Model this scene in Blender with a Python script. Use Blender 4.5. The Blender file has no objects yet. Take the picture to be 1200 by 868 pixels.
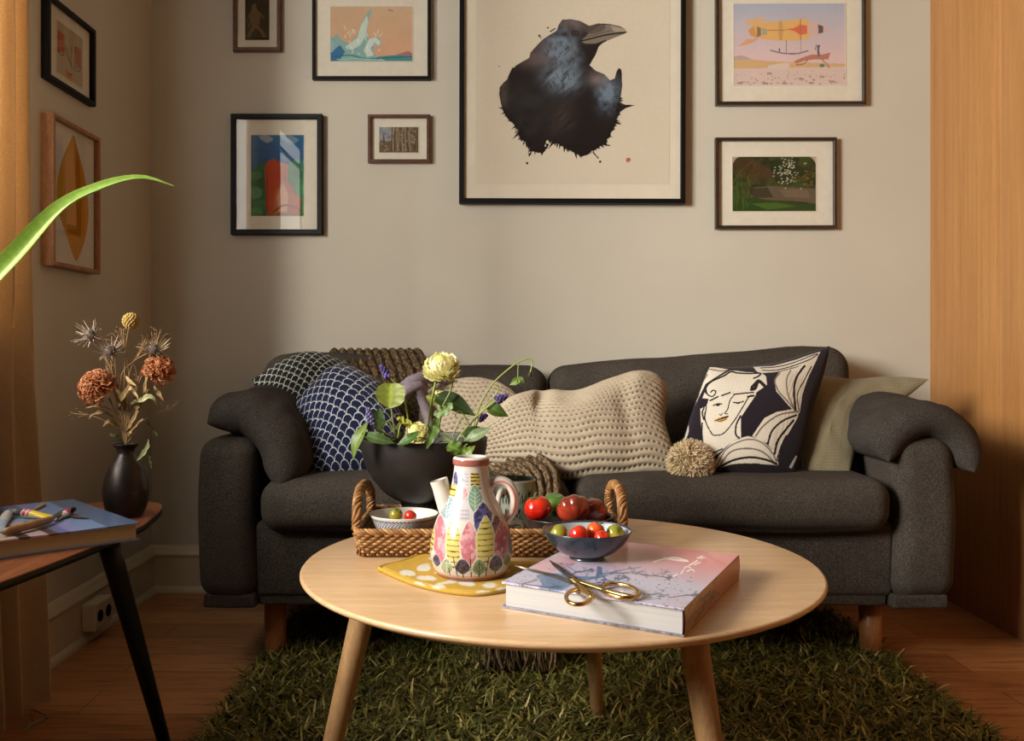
import bpy, bmesh, math, random
import numpy as np
from mathutils import Vector
random.seed(7)
RNG = np.random.default_rng(11)
scene = bpy.context.scene
COLL = scene.collection
PI = math.pi

# ------------------------------------------------------------------ camera model
F, CX, CY, EYE = 1043.0, 575.0, 412.0, 0.83
WALL_Y, LEFT_X, RIGHT_X = 3.09, -1.178, 1.526
TABLE_Z = 0.46

def P(px, py, Y):
    return np.array([(px-CX)/F*Y, Y, EYE-(py-CY)/F*Y])

def Pz(px, py, z):
    Y = (EYE-z)*F/(py-CY)
    return np.array([(px-CX)/F*Y, Y, z])

def proj(V):
    V = np.asarray(V, float)
    return CX+V[:, 0]/V[:, 1]*F, CY-(V[:, 2]-EYE)/V[:, 1]*F

def lin(c):
    c = np.asarray(c, float)/255.0
    return np.where(c <= 0.04045, c/12.92, ((c+0.055)/1.055)**2.4)

# ------------------------------------------------------------------ noise
def _h(i, j, k, s):
    v = np.sin(i*127.1+j*311.7+k*74.7+s*53.3)*43758.5453
    return v-np.floor(v)

def vnoise(p, s=0.0):
    p = np.asarray(p, float)
    i = np.floor(p); f = p-i; f = f*f*(3-2*f)
    i0, j0, k0 = i[:, 0], i[:, 1], i[:, 2]
    r = 0
    for a in (0, 1):
        for b in (0, 1):
            for c in (0, 1):
                w = (f[:, 0] if a else 1-f[:, 0])*(f[:, 1] if b else 1-f[:, 1])*(f[:, 2] if c else 1-f[:, 2])
                r = r+w*_h(i0+a, j0+b, k0+c, s)
    return r

def fbm(p, octv=3, s=0.0):
    p = np.asarray(p, float); r = 0; a = .5; t = 0
    for o in range(octv):
        r = r+a*vnoise(p*(2**o), s+o*7.3); t += a; a *= .5
    return r/t

def xy0(x, y, k=1.0):
    return np.stack([np.asarray(x)*k, np.asarray(y)*k, np.zeros_like(np.asarray(x, float))], 1)

# ------------------------------------------------------------------ curves
def spline(pts, n=8, closed=False):
    p = np.asarray(pts, float)
    if len(p) < 3 and not closed:
        t = np.linspace(0, 1, n+1)[:, None]
        return p[0]*(1-t)+p[-1]*t
    if closed:
        q = np.vstack([p[-1], p, p[0], p[1]]); m = len(p)
    else:
        q = np.vstack([2*p[0]-p[1], p, 2*p[-1]-p[-2]]); m = len(p)-1
    out = []
    t = np.linspace(0, 1, n, endpoint=False)[:, None]
    for i in range(m):
        a, b, c, d = q[i], q[i+1], q[i+2], q[i+3]
        out.append(.5*((2*b)+(-a+c)*t+(2*a-5*b+4*c-d)*t**2+(-a+3*b-3*c+d)*t**3))
    out = np.vstack(out)
    if not closed:
        out = np.vstack([out, p[-1]])
    return out

def resample(p, ts):
    p = np.asarray(p, float)
    d = np.concatenate([[0], np.cumsum(np.linalg.norm(np.diff(p, axis=0), axis=1))])
    d = d/max(d[-1], 1e-9)
    return np.stack([np.interp(ts, d, p[:, k]) for k in range(p.shape[1])], 1)

# ------------------------------------------------------------------ mesh building
class MB:
    def __init__(s):
        s.V = []; s.Q = []; s.T = []; s.C = []; s.n = 0
    def add(s, V, Q=None, T=None, col=None):
        V = np.asarray(V, float).reshape(-1, 3)
        if Q is not None and len(Q): s.Q.append(np.asarray(Q, int)+s.n)
        if T is not None and len(T): s.T.append(np.asarray(T, int)+s.n)
        if col is None: col = np.ones((len(V), 3))
        else:
            col = np.asarray(col, float)
            if col.ndim == 1: col = np.tile(col, (len(V), 1))
        s.V.append(V); s.C.append(col); s.n += len(V)
        return s
    def vqt(s):
        V = np.vstack(s.V)
        Q = np.vstack(s.Q) if s.Q else np.zeros((0, 4), int)
        T = np.vstack(s.T) if s.T else np.zeros((0, 3), int)
        return V, Q, T, np.vstack(s.C)

def grid_q(nu, nv, wu=False, wv=False):
    """quads over a nu x nv vertex grid, index = i*nv + j"""
    a = np.arange(nu if wu else nu-1); b = np.arange(nv if wv else nv-1)
    i, j = np.meshgrid(a, b, indexing='ij'); i = i.ravel(); j = j.ravel()
    i2 = (i+1) % nu; j2 = (j+1) % nv
    return np.stack([i*nv+j, i2*nv+j, i2*nv+j2, i*nv+j2], 1)

def loft(rings, cap0=False, cap1=False, closed=True, wrap=False):
    R = np.asarray(rings, float); m, n, _ = R.shape
    V = R.reshape(-1, 3); Q = grid_q(m, n, wrap, closed); T = []
    V = list(V)
    if cap0:
        c = len(V); V.append(R[0].mean(0)); k = np.arange(n)
        T.append(np.stack([np.full(n, c), k, (k+1) % n], 1))
    if cap1:
        c = len(V); V.append(R[-1].mean(0)); k = np.arange(n)+(m-1)*n
        T.append(np.stack([np.full(n, c), (np.arange(n)+1) % n+(m-1)*n, k], 1))
    return np.array(V), Q, (np.vstack(T) if T else None)

def lathe(prof, n=48, c=(0, 0, 0), cap0=True, cap1=False, rfun=None):
    th = np.linspace(0, 2*PI, n, endpoint=False)
    rings = []
    for r, z in prof:
        rr = r*(rfun(th, z) if rfun else 1.0)
        rings.append(np.stack([c[0]+rr*np.cos(th), c[1]+rr*np.sin(th), np.full(n, c[2]+z)], 1))
    return loft(rings, cap0, cap1)

def tube(path, r, n=8, caps=True, flat=1.0, up=None):
    p = np.asarray(path, float); m = len(p)
    r = np.broadcast_to(np.asarray(r, float), (m,))
    t = np.gradient(p, axis=0); t /= np.linalg.norm(t, axis=1)[:, None]+1e-12
    if up is None:
        a = np.array([0, 0, 1.0]) if abs(t[0][2]) < .9 else np.array([1.0, 0, 0])
    else: a = np.asarray(up, float)
    N = []
    x = a-t[0]*(a@t[0]); x /= np.linalg.norm(x)
    for k in range(m):
        x = x-t[k]*(x@t[k]); x /= np.linalg.norm(x)+1e-12
        N.append(x)
    N = np.array(N); B = np.cross(t, N)
    th = np.linspace(0, 2*PI, n, endpoint=False)
    R = p[:, None]+r[:, None, None]*(np.cos(th)[None, :, None]*N[:, None]*flat+np.sin(th)[None, :, None]*B[:, None])
    return loft(R, caps, caps)

def ball(c, r, n=14, sc=(1, 1, 1)):
    v = np.linspace(0, PI, n); prof = [(max(np.sin(a), 1e-4), -np.cos(a)) for a in v]
    V, Q, T = lathe(prof, n*2)
    V = V[:]*np.array(sc)*r+np.asarray(c)
    return V, Q, T

def rbox(lo, hi, r=.01, seg=4, inner=2, puff=(0, 0, 0)):
    """rounded box with puffed faces"""
    lo = np.asarray(lo, float); hi = np.asarray(hi, float); c = (lo+hi)/2; h = (hi-lo)/2
    r = min(r, h.min()*.999)
    axs = []
    for k in range(3):
        e = 1-(r/h[k])*(1-np.tan(np.linspace(0, PI/4, seg+1)))[::-1]
        e = np.sort(e)
        i = np.linspace(-(h[k]-r)/h[k], (h[k]-r)/h[k], inner+1)
        a = np.concatenate([-e[::-1], i, e])
        axs.append(np.unique(np.round(a, 7)))
    Vs = []; Qs = []; n = 0
    for k in range(3):
        u, v = [(1, 2), (2, 0), (0, 1)][k]
        for sgn in (-1, 1):
            A, B = np.meshgrid(axs[u], axs[v], indexing='ij')
            p = np.zeros((A.size, 3)); p[:, u] = A.ravel(); p[:, v] = B.ravel(); p[:, k] = sgn
            q = grid_q(len(axs[u]), len(axs[v]))
            if sgn < 0: q = q[:, ::-1]
            Vs.append(p); Qs.append(q+n); n += len(p)
    V = np.vstack(Vs); Q = np.vstack(Qs)
    key = np.round(V, 6); _, idx, inv = np.unique(key, axis=0, return_index=True, return_inverse=True)
    inv = inv.ravel(); U = V[idx]; Q = inv[Q]
    p0 = U*h; q0 = np.clip(p0, -(h-r), h-r); d = p0-q0
    L = np.linalg.norm(d, axis=1)[:, None]; pos = q0+np.where(L > 1e-9, d/np.maximum(L, 1e-9)*r, 0)
    if any(puff):
        w = 1-U**2
        pos[:, 0] += np.sign(U[:, 0])*puff[0]*(np.abs(U[:, 0])**3)*w[:, 1]*w[:, 2]
        pos[:, 1] += np.sign(U[:, 1])*puff[1]*(np.abs(U[:, 1])**3)*w[:, 0]*w[:, 2]
        pos[:, 2] += np.sign(U[:, 2])*puff[2]*(np.abs(U[:, 2])**3)*w[:, 0]*w[:, 1]
    return pos+c, Q, None

def prism(outline, z0, z1, bev=.002, nb=2, under=0.0):
    """outline Nx2 (counter clockwise), rounded edges, closed by fans; under = inset of the lower face"""
    o = np.asarray(outline, float); n = len(o)
    t = np.roll(o, -1, 0)-np.roll(o, 1, 0); t /= np.linalg.norm(t, axis=1)[:, None]
    nr = np.stack([-t[:, 1], t[:, 0]], 1)
    def ring(d, z):
        q = o+nr*d
        return np.column_stack([q, np.full(n, z)])
    rings = [ring(bev+under, z0)]
    for k in range(1, nb+1):
        a = k/nb*PI/2
        rings.append(ring(bev*(1-np.sin(a)), z0+under*.6+bev*(1-np.cos(a))))
    for k in range(0, nb+1):
        a = k/nb*PI/2
        rings.append(ring(bev*(1-np.cos(a)), z1-bev*(1-np.sin(a))))
    return loft(rings, True, True)

def rrect(x0, y0, x1, y1, r, n=6):
    pts = []
    for cx, cy, a0 in ((x1-r, y0+r, -PI/2), (x1-r, y1-r, 0), (x0+r, y1-r, PI/2), (x0+r, y0+r, PI)):
        for k in range(n+1):
            a = a0+k/n*PI/2
            pts.append((cx+r*math.cos(a), cy+r*math.sin(a)))
    return np.array(pts)

def rotz(V, a, c=(0, 0)):
    V = np.array(V, float); x = V[:, 0]-c[0]; y = V[:, 1]-c[1]
    V[:, 0] = c[0]+x*math.cos(a)-y*math.sin(a); V[:, 1] = c[1]+x*math.sin(a)+y*math.cos(a)
    return V

# ------------------------------------------------------------------ objects
def _off(parent):
    o = np.zeros(3)
    while parent is not None:
        o += np.array(parent.location); parent = parent.parent
    return o

def mk(name, geo, mat, parent=None, smooth=True, col=None, loc=None, sharp=None):
    if isinstance(geo, MB): V, Q, T, C = geo.vqt()
    else:
        V, Q, T = geo; C = None
        V = np.asarray(V, float)
        Q = np.zeros((0, 4), int) if Q is None else np.asarray(Q, int)
        T = np.zeros((0, 3), int) if T is None else np.asarray(T, int)
    if col is not None:
        C = np.asarray(col, float)
        if C.ndim == 1: C = np.tile(C, (len(V), 1))
    if parent is not None: base = _off(parent)
    elif loc is not None: base = np.asarray(loc, float)
    else:
        mn, mx = V.min(0), V.max(0)
        base = np.array([(mn[0]+mx[0])/2, (mn[1]+mx[1])/2, mn[2]])
    me = bpy.data.meshes.new(name)
    me.vertices.add(len(V)); me.vertices.foreach_set('co', (V-base).astype(np.float32).ravel())
    nl = len(Q)*4+len(T)*3
    me.loops.add(nl); me.loops.foreach_set('vertex_index', np.concatenate([Q.ravel(), T.ravel()]).astype(np.int32))
    me.polygons.add(len(Q)+len(T))
    st = np.concatenate([np.arange(len(Q))*4, len(Q)*4+np.arange(len(T))*3]).astype(np.int32)
    me.polygons.foreach_set('loop_start', st)
    if C is not None:
        a = me.color_attributes.new('Col', 'FLOAT_COLOR', 'POINT')
        a.data.foreach_set('color', np.column_stack([C, np.ones(len(C))]).astype(np.float32).ravel())
    me.update(calc_edges=True); me.validate()
    me.polygons.foreach_set('use_smooth', np.full(len(me.polygons), bool(smooth)))
    if sharp is not None:
        try: me.set_sharp_from_angle(angle=math.radians(sharp))
        except Exception: pass
    me.materials.append(mat)
    o = bpy.data.objects.new(name, me); COLL.objects.link(o)
    if parent is not None: o.parent = parent
    else: o.location = base
    return o

def tag(o, label, cat, group=None, kind=None):
    o['label'] = label; o['category'] = cat
    if group: o['group'] = group
    if kind: o['kind'] = kind
    return o

def thing(name, label, cat, loc, group=None):
    o = bpy.data.objects.new(name, None); COLL.objects.link(o)
    o.empty_display_size = .05; o.location = tuple(float(v) for v in loc)
    return tag(o, label, cat, group)

def struct(name, geo, mat, **k):
    o = mk(name, geo, mat, **k); o['kind'] = 'structure'; return o

# ------------------------------------------------------------------ painting on vertices
class Paint:
    def __init__(s, x, y, base):
        s.x = np.asarray(x, float); s.y = np.asarray(y, float)
        s.c = np.tile(lin(base), (len(s.x), 1))
    def _mix(s, m, col, a=1.0):
        c = lin(col) if not callable(col) else col(s.x[m], s.y[m])
        s.c[m] = s.c[m]*(1-a)+c*a
    def inside(s, poly):
        x, y = s.x, s.y; r = np.zeros(len(x), bool); p = np.asarray(poly, float)
        q = np.roll(p, -1, 0)
        for (x0, y0), (x1, y1) in zip(p, q):
            if y0 == y1: continue
            c = ((y0 > y) != (y1 > y)) & (x < (x1-x0)*(y-y0)/(y1-y0)+x0)
            r ^= c
        return r
    def fill(s, poly, col, a=1.0, sm=0):
        if sm: poly = spline(poly, sm, True)
        s._mix(s.inside(poly), col, a); return s
    def dist(s, pts):
        d = np.full(len(s.x), 1e9); p = np.asarray(pts, float)
        for (x0, y0), (x1, y1) in zip(p[:-1], p[1:]):
            dx, dy = x1-x0, y1-y0; L = dx*dx+dy*dy+1e-12
            t = np.clip(((s.x-x0)*dx+(s.y-y0)*dy)/L, 0, 1)
            d = np.minimum(d, np.hypot(s.x-x0-t*dx, s.y-y0-t*dy))
        return d
    def line(s, pts, w, col, a=1.0, sm=5):
        if sm and len(pts) > 2: pts = spline(pts, sm)
        s._mix(s.dist(pts) < w/2, col, a); return s
    def ell(s, cx, cy, rx, ry, col, a=1.0, ang=0):
        dx, dy = s.x-cx, s.y-cy; ca, sa = math.cos(ang), math.sin(ang)
        u = dx*ca+dy*sa; v = -dx*sa+dy*ca
        s._mix((u/rx)**2+(v/ry)**2 < 1, col, a); return s
    def rect(s, x0, y0, x1, y1, col, a=1.0):
        s._mix((s.x > x0) & (s.x < x1) & (s.y > y0) & (s.y < y1), col, a); return s
    def vgrad(s, y0, y1, c0, c1, mask=None):
        t = np.clip((s.y-y0)/(y1-y0), 0, 1)[:, None]
        c = lin(c0)*(1-t)+lin(c1)*t
        if mask is None: s.c = c
        else: s.c[mask] = c[mask]
        return s
    def noise(s, k, amt, seed=0, mask=None):
        f = 1+amt*(fbm(xy0(s.x, s.y, k), 3, seed)-.5)*2
        f = f[:, None]
        if mask is None: s.c = s.c*f
        else: s.c[mask] = (s.c*f)[mask]
        return s

# ------------------------------------------------------------------ materials
class NT:
    def __init__(s, name):
        s.m = bpy.data.materials.new(name); s.m.use_nodes = True
        s.t = s.m.node_tree; s.n = s.t.nodes; s.b = s.n['Principled BSDF']; s.out = s.n['Material Output']
    def N(s, t, **k):
        x = s.n.new(t)
        for a, v in k.items(): setattr(x, a, v)
        return x
    def L(s, a, b): s.t.links.new(a, b)
    def coord(s, scale=(1, 1, 1), which='Object', rot=(0, 0, 0)):
        c = s.N('ShaderNodeTexCoord'); m = s.N('ShaderNodeMapping')
        m.inputs['Scale'].default_value = scale; m.inputs['Rotation'].default_value = rot
        s.L(c.outputs[which], m.inputs['Vector']); return m.outputs['Vector']
    def noise(s, vec, scale, detail=3, rough=.5):
        n = s.N('ShaderNodeTexNoise'); n.inputs['Scale'].default_value = scale
        n.inputs['Detail'].default_value = detail; n.inputs['Roughness'].default_value = rough
        s.L(vec, n.inputs['Vector']); return n.outputs['Fac']
    def ramp(s, fac, stops):
        r = s.N('ShaderNodeValToRGB'); e = r.color_ramp.elements
        while len(e) < len(stops): e.new(.5)
        for k, (p, c) in enumerate(stops):
            e[k].position = p; e[k].color = (*lin(c), 1)
        s.L(fac, r.inputs['Fac']); return r.outputs['Color']
    def bump(s, h, strength=.3, dist=.002):
        b = s.N('ShaderNodeBump'); b.inputs['Strength'].default_value = strength; b.inputs['Distance'].default_value = dist
        s.L(h, b.inputs['Height']); s.L(b.outputs['Normal'], s.b.inputs['Normal'])
    def mul(s, a, b, fac=1.0):
        m = s.N('ShaderNodeMix', data_type='RGBA', blend_type='MULTIPLY'); m.inputs[0].default_value = fac
        s.L(a, m.inputs[6]); s.L(b, m.inputs[7]); return m.outputs[2]
    def set(s, **k):
        for a, v in k.items():
            s.b.inputs[a.replace('_', ' ')].default_value = v
        return s

def simple(name, c, rough=.5, var=.08, scale=20., bump=0., bscale=None, metal=0., coat=0., spec=.5, bdist=.002):
    t = NT(name); v = t.coord(); n = t.noise(v, scale)
    c = np.asarray(c, float)
    t.L(t.ramp(n, [(.25, np.clip(c*(1-var), 0, 255)), (.75, np.clip(c*(1+var), 0, 255))]), t.b.inputs['Base Color'])
    t.set(Roughness=rough, Metallic=metal, Coat_Weight=coat, Specular_IOR_Level=spec)
    if bump: t.bump(t.noise(v, bscale or scale*4), bump, bdist)
    return t.m

def vcol(name, rough=.6, var=.06, scale=60., bump=0., bscale=300., spec=.4, coat=0., trans=0., bdist=.001, sheen=0.):
    t = NT(name); a = t.N('ShaderNodeAttribute'); a.attribute_name = 'Col'
    v = t.coord(); n = t.noise(v, scale)
    k = t.ramp(n, [(.2, [255*(1-var)]*3), (.8, [255]*3)])
    c = t.mul(a.outputs['Color'], k); t.L(c, t.b.inputs['Base Color'])
    t.set(Roughness=rough, Specular_IOR_Level=spec, Coat_Weight=coat, Sheen_Weight=sheen)
    if bump: t.bump(t.noise(v, bscale), bump, bdist)
    if trans:
        tr = t.N('ShaderNodeBsdfTranslucent'); t.L(c, tr.inputs['Color'])
        mx = t.N('ShaderNodeMixShader'); mx.inputs[0].default_value = trans
        t.L(t.b.outputs[0], mx.inputs[1]); t.L(tr.outputs[0], mx.inputs[2]); t.L(mx.outputs[0], t.out.inputs['Surface'])
    return t.m

def fabric(name, c, c2, scale=900., rough=.95, bump=.35, big=12., bigamt=.18, sheen=.15):
    t = NT(name); v = t.coord()
    n = t.noise(v, scale*.25, 2, .7); b = t.noise(v, big, 3)
    c1 = t.ramp(n, [(.36, c), (.66, c2)])
    k = t.ramp(b, [(.25, [255*(1-bigamt)]*3), (.75, [255]*3)])
    t.L(t.mul(c1, k), t.b.inputs['Base Color'])
    t.set(Roughness=rough, Specular_IOR_Level=.2, Sheen_Weight=sheen)
    t.bump(t.noise(v, scale*.3, 2), bump, .0015)
    return t.m

def wood(name, dark, light, axis=0, scale=9., stretch=14., rough=.4, coat=0., bump=.08, fine=.25):
    t = NT(name); s = [1., 1., 1.]
    for k in range(3):
        if k != axis: s[k] = stretch
    v = t.coord(tuple(s))
    n = t.noise(v, scale*.35, 6, .62)
    fib = t.noise(v, scale*4., 3, .6)
    c = t.ramp(n, [(.3, dark), (.5, (np.asarray(dark)+np.asarray(light))/2), (.7, light)])
    k = t.ramp(fib, [(.3, [255*(1-fine)]*3), (.65, [255]*3)])
    t.L(t.mul(c, k), t.b.inputs['Base Color'])
    t.set(Roughness=rough, Coat_Weight=coat, Coat_Roughness=.25)
    if bump: t.bump(fib, bump, .001)
    return t.m
# ================================================================== materials
M = {}
M['wall'] = simple('greige_wall_paint', (192, 186, 171), .85, .02, 3., .05, 250.)
M['trim'] = simple('cream_trim_paint', (196, 186, 164), .5, .02, 6.)
M['ceiling'] = simple('ceiling_paint', (150, 142, 130), .9, .02, 4.)
M['oakwall'] = wood('honey_oak_panel', (172, 118, 66), (190, 138, 82), 2, 5., 30., .5, 0., .02, .10)
M['beech'] = wood('pale_beech', (200, 160, 114), (220, 186, 144), 0, 7., 16., .3, .25, .03, .10)
M['beechleg'] = wood('pale_beech_leg', (152, 114, 74), (184, 146, 100), 2, 10., 12., .42, 0, .03, .15)
M['sofaleg'] = wood('warm_beech_leg', (166, 104, 56), (196, 134, 80), 2, 10., 12., .42, 0, .03, .15)
M['teak'] = wood('brown_teak_veneer', (112, 62, 36), (158, 94, 56), 1, 9., 14., .35, .2, .03, .25)
M['blacklac'] = simple('black_lacquer', (9, 8, 7), .4, .05, spec=.3)
M['sofa'] = fabric('charcoal_wool_weave', (47, 42, 37), (88, 81, 73), 1400., .95, .4, 9., .12, 0.)
M['armcush'] = fabric('slate_wool_weave', (42, 38, 35), (78, 72, 66), 1400., .95, .4, 11., .15, 0.)
M['curtain'] = None

def floor_mat():
    t = NT('oak_floor_planks'); v = t.coord((1, 1, 1))
    br = t.N('ShaderNodeTexBrick'); br.offset = .37; br.squash = 1.
    for k, val in (('Scale', 1.), ('Mortar Size', .0012), ('Mortar Smooth', .2), ('Brick Width', 1.1), ('Row Height', .135)):
        br.inputs[k].default_value = val
    br.inputs['Color1'].default_value = (*lin((166, 112, 66)), 1); br.inputs['Color2'].default_value = (*lin((198, 142, 90)), 1)
    br.inputs['Mortar'].default_value = (*lin((70, 40, 22)), 1); t.L(v, br.inputs['Vector'])
    v2 = t.coord((2.2, 26, 1)); n = t.noise(v2, 3., 6, .62)
    k = t.ramp(n, [(.25, (165, 150, 140)), (.55, (255, 250, 245)), (.8, (225, 205, 185))])
    kn = t.N('ShaderNodeTexVoronoi'); kn.inputs['Scale'].default_value = 4.; v3 = t.coord((1, 3.4, 1)); t.L(v3, kn.inputs['Vector'])
    kk = t.ramp(kn.outputs['Distance'], [(.02, (120, 84, 60)), (.09, (255, 255, 255))])
    t.L(t.mul(t.mul(br.outputs['Color'], k), kk), t.b.inputs['Base Color'])
    t.set(Roughness=.38, Coat_Weight=.15); t.bump(n, .04, .001)
    return t.m
M['floor'] = floor_mat()

# ================================================================== the room
struct('floor', rbox((-1.45, -1.6, -.06), (1.75, 3.25, 0), .002, 1), M['floor'], smooth=False)
struct('ceiling', rbox((-1.45, -1.6, 2.62), (1.75, 3.25, 2.70), .002, 1), M['ceiling'], smooth=False)
struct('wall_back', rbox((-1.45, WALL_Y, -.02), (1.75, WALL_Y+.12, 2.66), .002, 1), M['wall'], smooth=False)
WY0, WY1, WZ0, WZ1 = .30, 2.14, .86, 2.36          # window opening in the left wall
wl = MB()
x0, x1 = LEFT_X-.055, LEFT_X
for lo, hi in (((x0, -1.6, -.02), (x1, WY0, 2.66)), ((x0, WY1, -.02), (x1, WALL_Y+.05, 2.66)),
               ((x0, WY0-.003, -.02), (x1, WY1+.003, WZ0)), ((x0, WY0-.003, WZ1), (x1, WY1+.003, 2.66))):
    V, Q, T = rbox(lo, hi, .0005, 1); wl.add(V, Q)
struct('wall_left', wl, M['wall'], smooth=False)

def oak_panel():
    # flush panel with faint board joints modelled as shallow grooves
    b = MB(); ys = [3.12, 2.66, 2.20, 1.74, 1.28, .82, .36, -.1, -.6, -1.1, -1.6]
    for a, c in zip(ys[1:], ys[:-1]):
        V, Q, T = rbox((RIGHT_X, a+.0006, -.02), (RIGHT_X+.1, c-.0006, 2.66), .0012, 2); b.add(V, Q)
    return b
struct('wall_right', oak_panel(), M['oakwall'])

def moulding(axis):
    prof = [(0, 0), (.030, 0), (.030, .008), (.022, .020), (.018, .022), (.018, .118), (.021, .122), (.024, .130),
            (.021, .138), (.015, .143), (.013, .150), (.006, .158), (0, .160)]
    rings = []
    if axis == 'y':
        for y in np.linspace(-1.6, WALL_Y, 8): rings.append([(LEFT_X+a, y, z) for a, z in prof])
    else:
        for x in np.linspace(LEFT_X, RIGHT_X, 8): rings.append([(x, WALL_Y-a, z) for a, z in prof])
    return loft(rings, True, True)
struct('baseboard_left', moulding('y'), M['trim'], sharp=35)
struct('baseboard_back', moulding('x'), M['trim'], sharp=35)

# window: casing, mullions and panes in the left wall (out of frame, mirrored in the picture glass)
wf = MB()
def addbox(mb, lo, hi, r=.004):
    V, Q, T = rbox(lo, hi, r, 2); mb.add(V, Q)
wm = (WY0+WY1)/2
for lo, hi in (((x0+.008, WY0, WZ0), (x0+.04, WY0+.03, WZ1)), ((x0+.008, WY1-.05, WZ0), (x0+.04, WY1, WZ1)),
               ((x0+.008, WY0, WZ0), (x0+.04, WY1, WZ0+.06)), ((x0+.008, WY0, WZ1-.05), (x0+.04, WY1, WZ1)),
               ((x0+.010, wm-.02, WZ0), (x0+.03, wm+.02, WZ1)), ((x0+.010, WY0, 1.99), (x0+.03, WY1, 2.01)),
               ((x0, WY0-.01, WZ0-.03), (x1+.105, 1.64, WZ0)), ((x0, 1.63, WZ0-.03), (x1+.004, WY1, WZ0))):
    addbox(wf, lo, hi)
struct('window_1', wf, M['trim'])

# curtain: deep vertical folds, hem just off the floor
def curtain_mat():
    t = NT('cream_linen_curtain'); v = t.coord()
    c = t.ramp(t.noise(v, 260., 3), [(.3, (236, 214, 180)), (.7, (248, 232, 204))])
    t.L(c, t.b.inputs['Base Color']); t.set(Roughness=.9, Specular_IOR_Level=.1)
    tr = t.N('ShaderNodeBsdfTranslucent'); t.L(c, tr.inputs['Color'])
    mx = t.N('ShaderNodeMixShader'); mx.inputs[0].default_value = .45
    t.L(t.b.outputs[0], mx.inputs[1]); t.L(tr.outputs[0], mx.inputs[2]); t.L(mx.outputs[0], t.out.inputs['Surface'])
    return t.m
M['curtain'] = curtain_mat()
cur = thing('curtain', 'cream linen curtain hanging in folds at the left edge of the photo', 'curtain', (-1.085, 1.85, 0))
def curtain_geo():
    nu, nv = 150, 40
    u = np.linspace(0, 1, nu); v = np.linspace(0, 1, nv)
    U, W = np.meshgrid(u, v, indexing='ij')
    y = 1.70+.318*U + .075*U*np.clip(1-W*3.2, 0, 1)
    ph = U*2*PI*5.5
    amp = .030+.016*np.sin(U*9)+.012*(1-W)
    x = -1.092+amp*np.sin(ph)+.010*np.sin(ph*2.3+W*2)+.006*np.sin(W*7+U*14)
    y = y+.012*np.cos(ph)+.008*np.sin(W*5+U*20)
    z = .012+2.42*W+.03*U*(1-W)*0
    A = np.stack([x, y, z], -1)
    B = A+np.array([.0025, 0, 0])
    mb = MB(); mb.add(A.reshape(-1, 3), grid_q(nu, nv)); mb.add(B.reshape(-1, 3), grid_q(nu, nv)[:, ::-1]); return mb
mk('fabric_panel', curtain_geo(), M['curtain'], cur)
M['steel'] = simple('brushed_steel', (170, 168, 164), .3, .05, metal=1.)
rod = mk('curtain_rod', tube([(-1.09, .1, 2.45), (-1.09, 2.3, 2.45)], .012, 12), M['steel'], cur)
for k in range(7):
    y = 1.72+k*.058; a = np.linspace(0, 2*PI, 20)
    mk('curtain_ring', tube(np.stack([-1.09+.02*np.cos(a), np.full(20, y), 2.45+.02*np.sin(a)], 1), .003, 6), M['steel'], rod)
for y in (.2, 2.2):
    brk = MB()
    addbox(brk, (LEFT_X-.001, y-.012, 2.43), (-1.085, y+.012, 2.445)); addbox(brk, (LEFT_X-.001, y-.025, 2.39), (LEFT_X+.008, y+.025, 2.5))
    mk('rod_bracket', brk, M['steel'], cur)
# loose wire by the hem
pts = [P(x, y, Y) for x, y, Y in ((26, 862, 1.93), (38, 846, 1.97), (36, 832, 2.03), (50, 836, 2.02), (57, 838, 2.02), (52, 843, 2.0), (38, 848, 1.97), (30, 850, 1.96))]
pts = [(p[0], p[1], max(.004, min(.03, p[2]))) for p in pts]
tag(mk('wire', tube(spline(pts, 6), .0018, 6), M['steel']), 'thin loose wire loop on the floor at the curtain hem', 'wire')

# socket box on the left baseboard
sx = LEFT_X+.018
sb = thing('wall_socket', 'cream surface mounted socket box on the left baseboard', 'socket', (sx, 2.58, .04))
sbox = mk('box', rbox((sx, 2.52, .035), (sx+.042, 2.63, .115), .006, 3), M['trim'], sb)
for k, y in enumerate((2.548, 2.602)):
    V, Q, T = lathe([(.0001, .0), (.014, .0), (.017, .002), (.017, .0)], 20)
    V = np.stack([sx+.042+V[:, 2], y+V[:, 0], .075+V[:, 1]], 1)
    mk('outlet', (V, Q, T), M['blacklac'], sbox)

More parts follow.
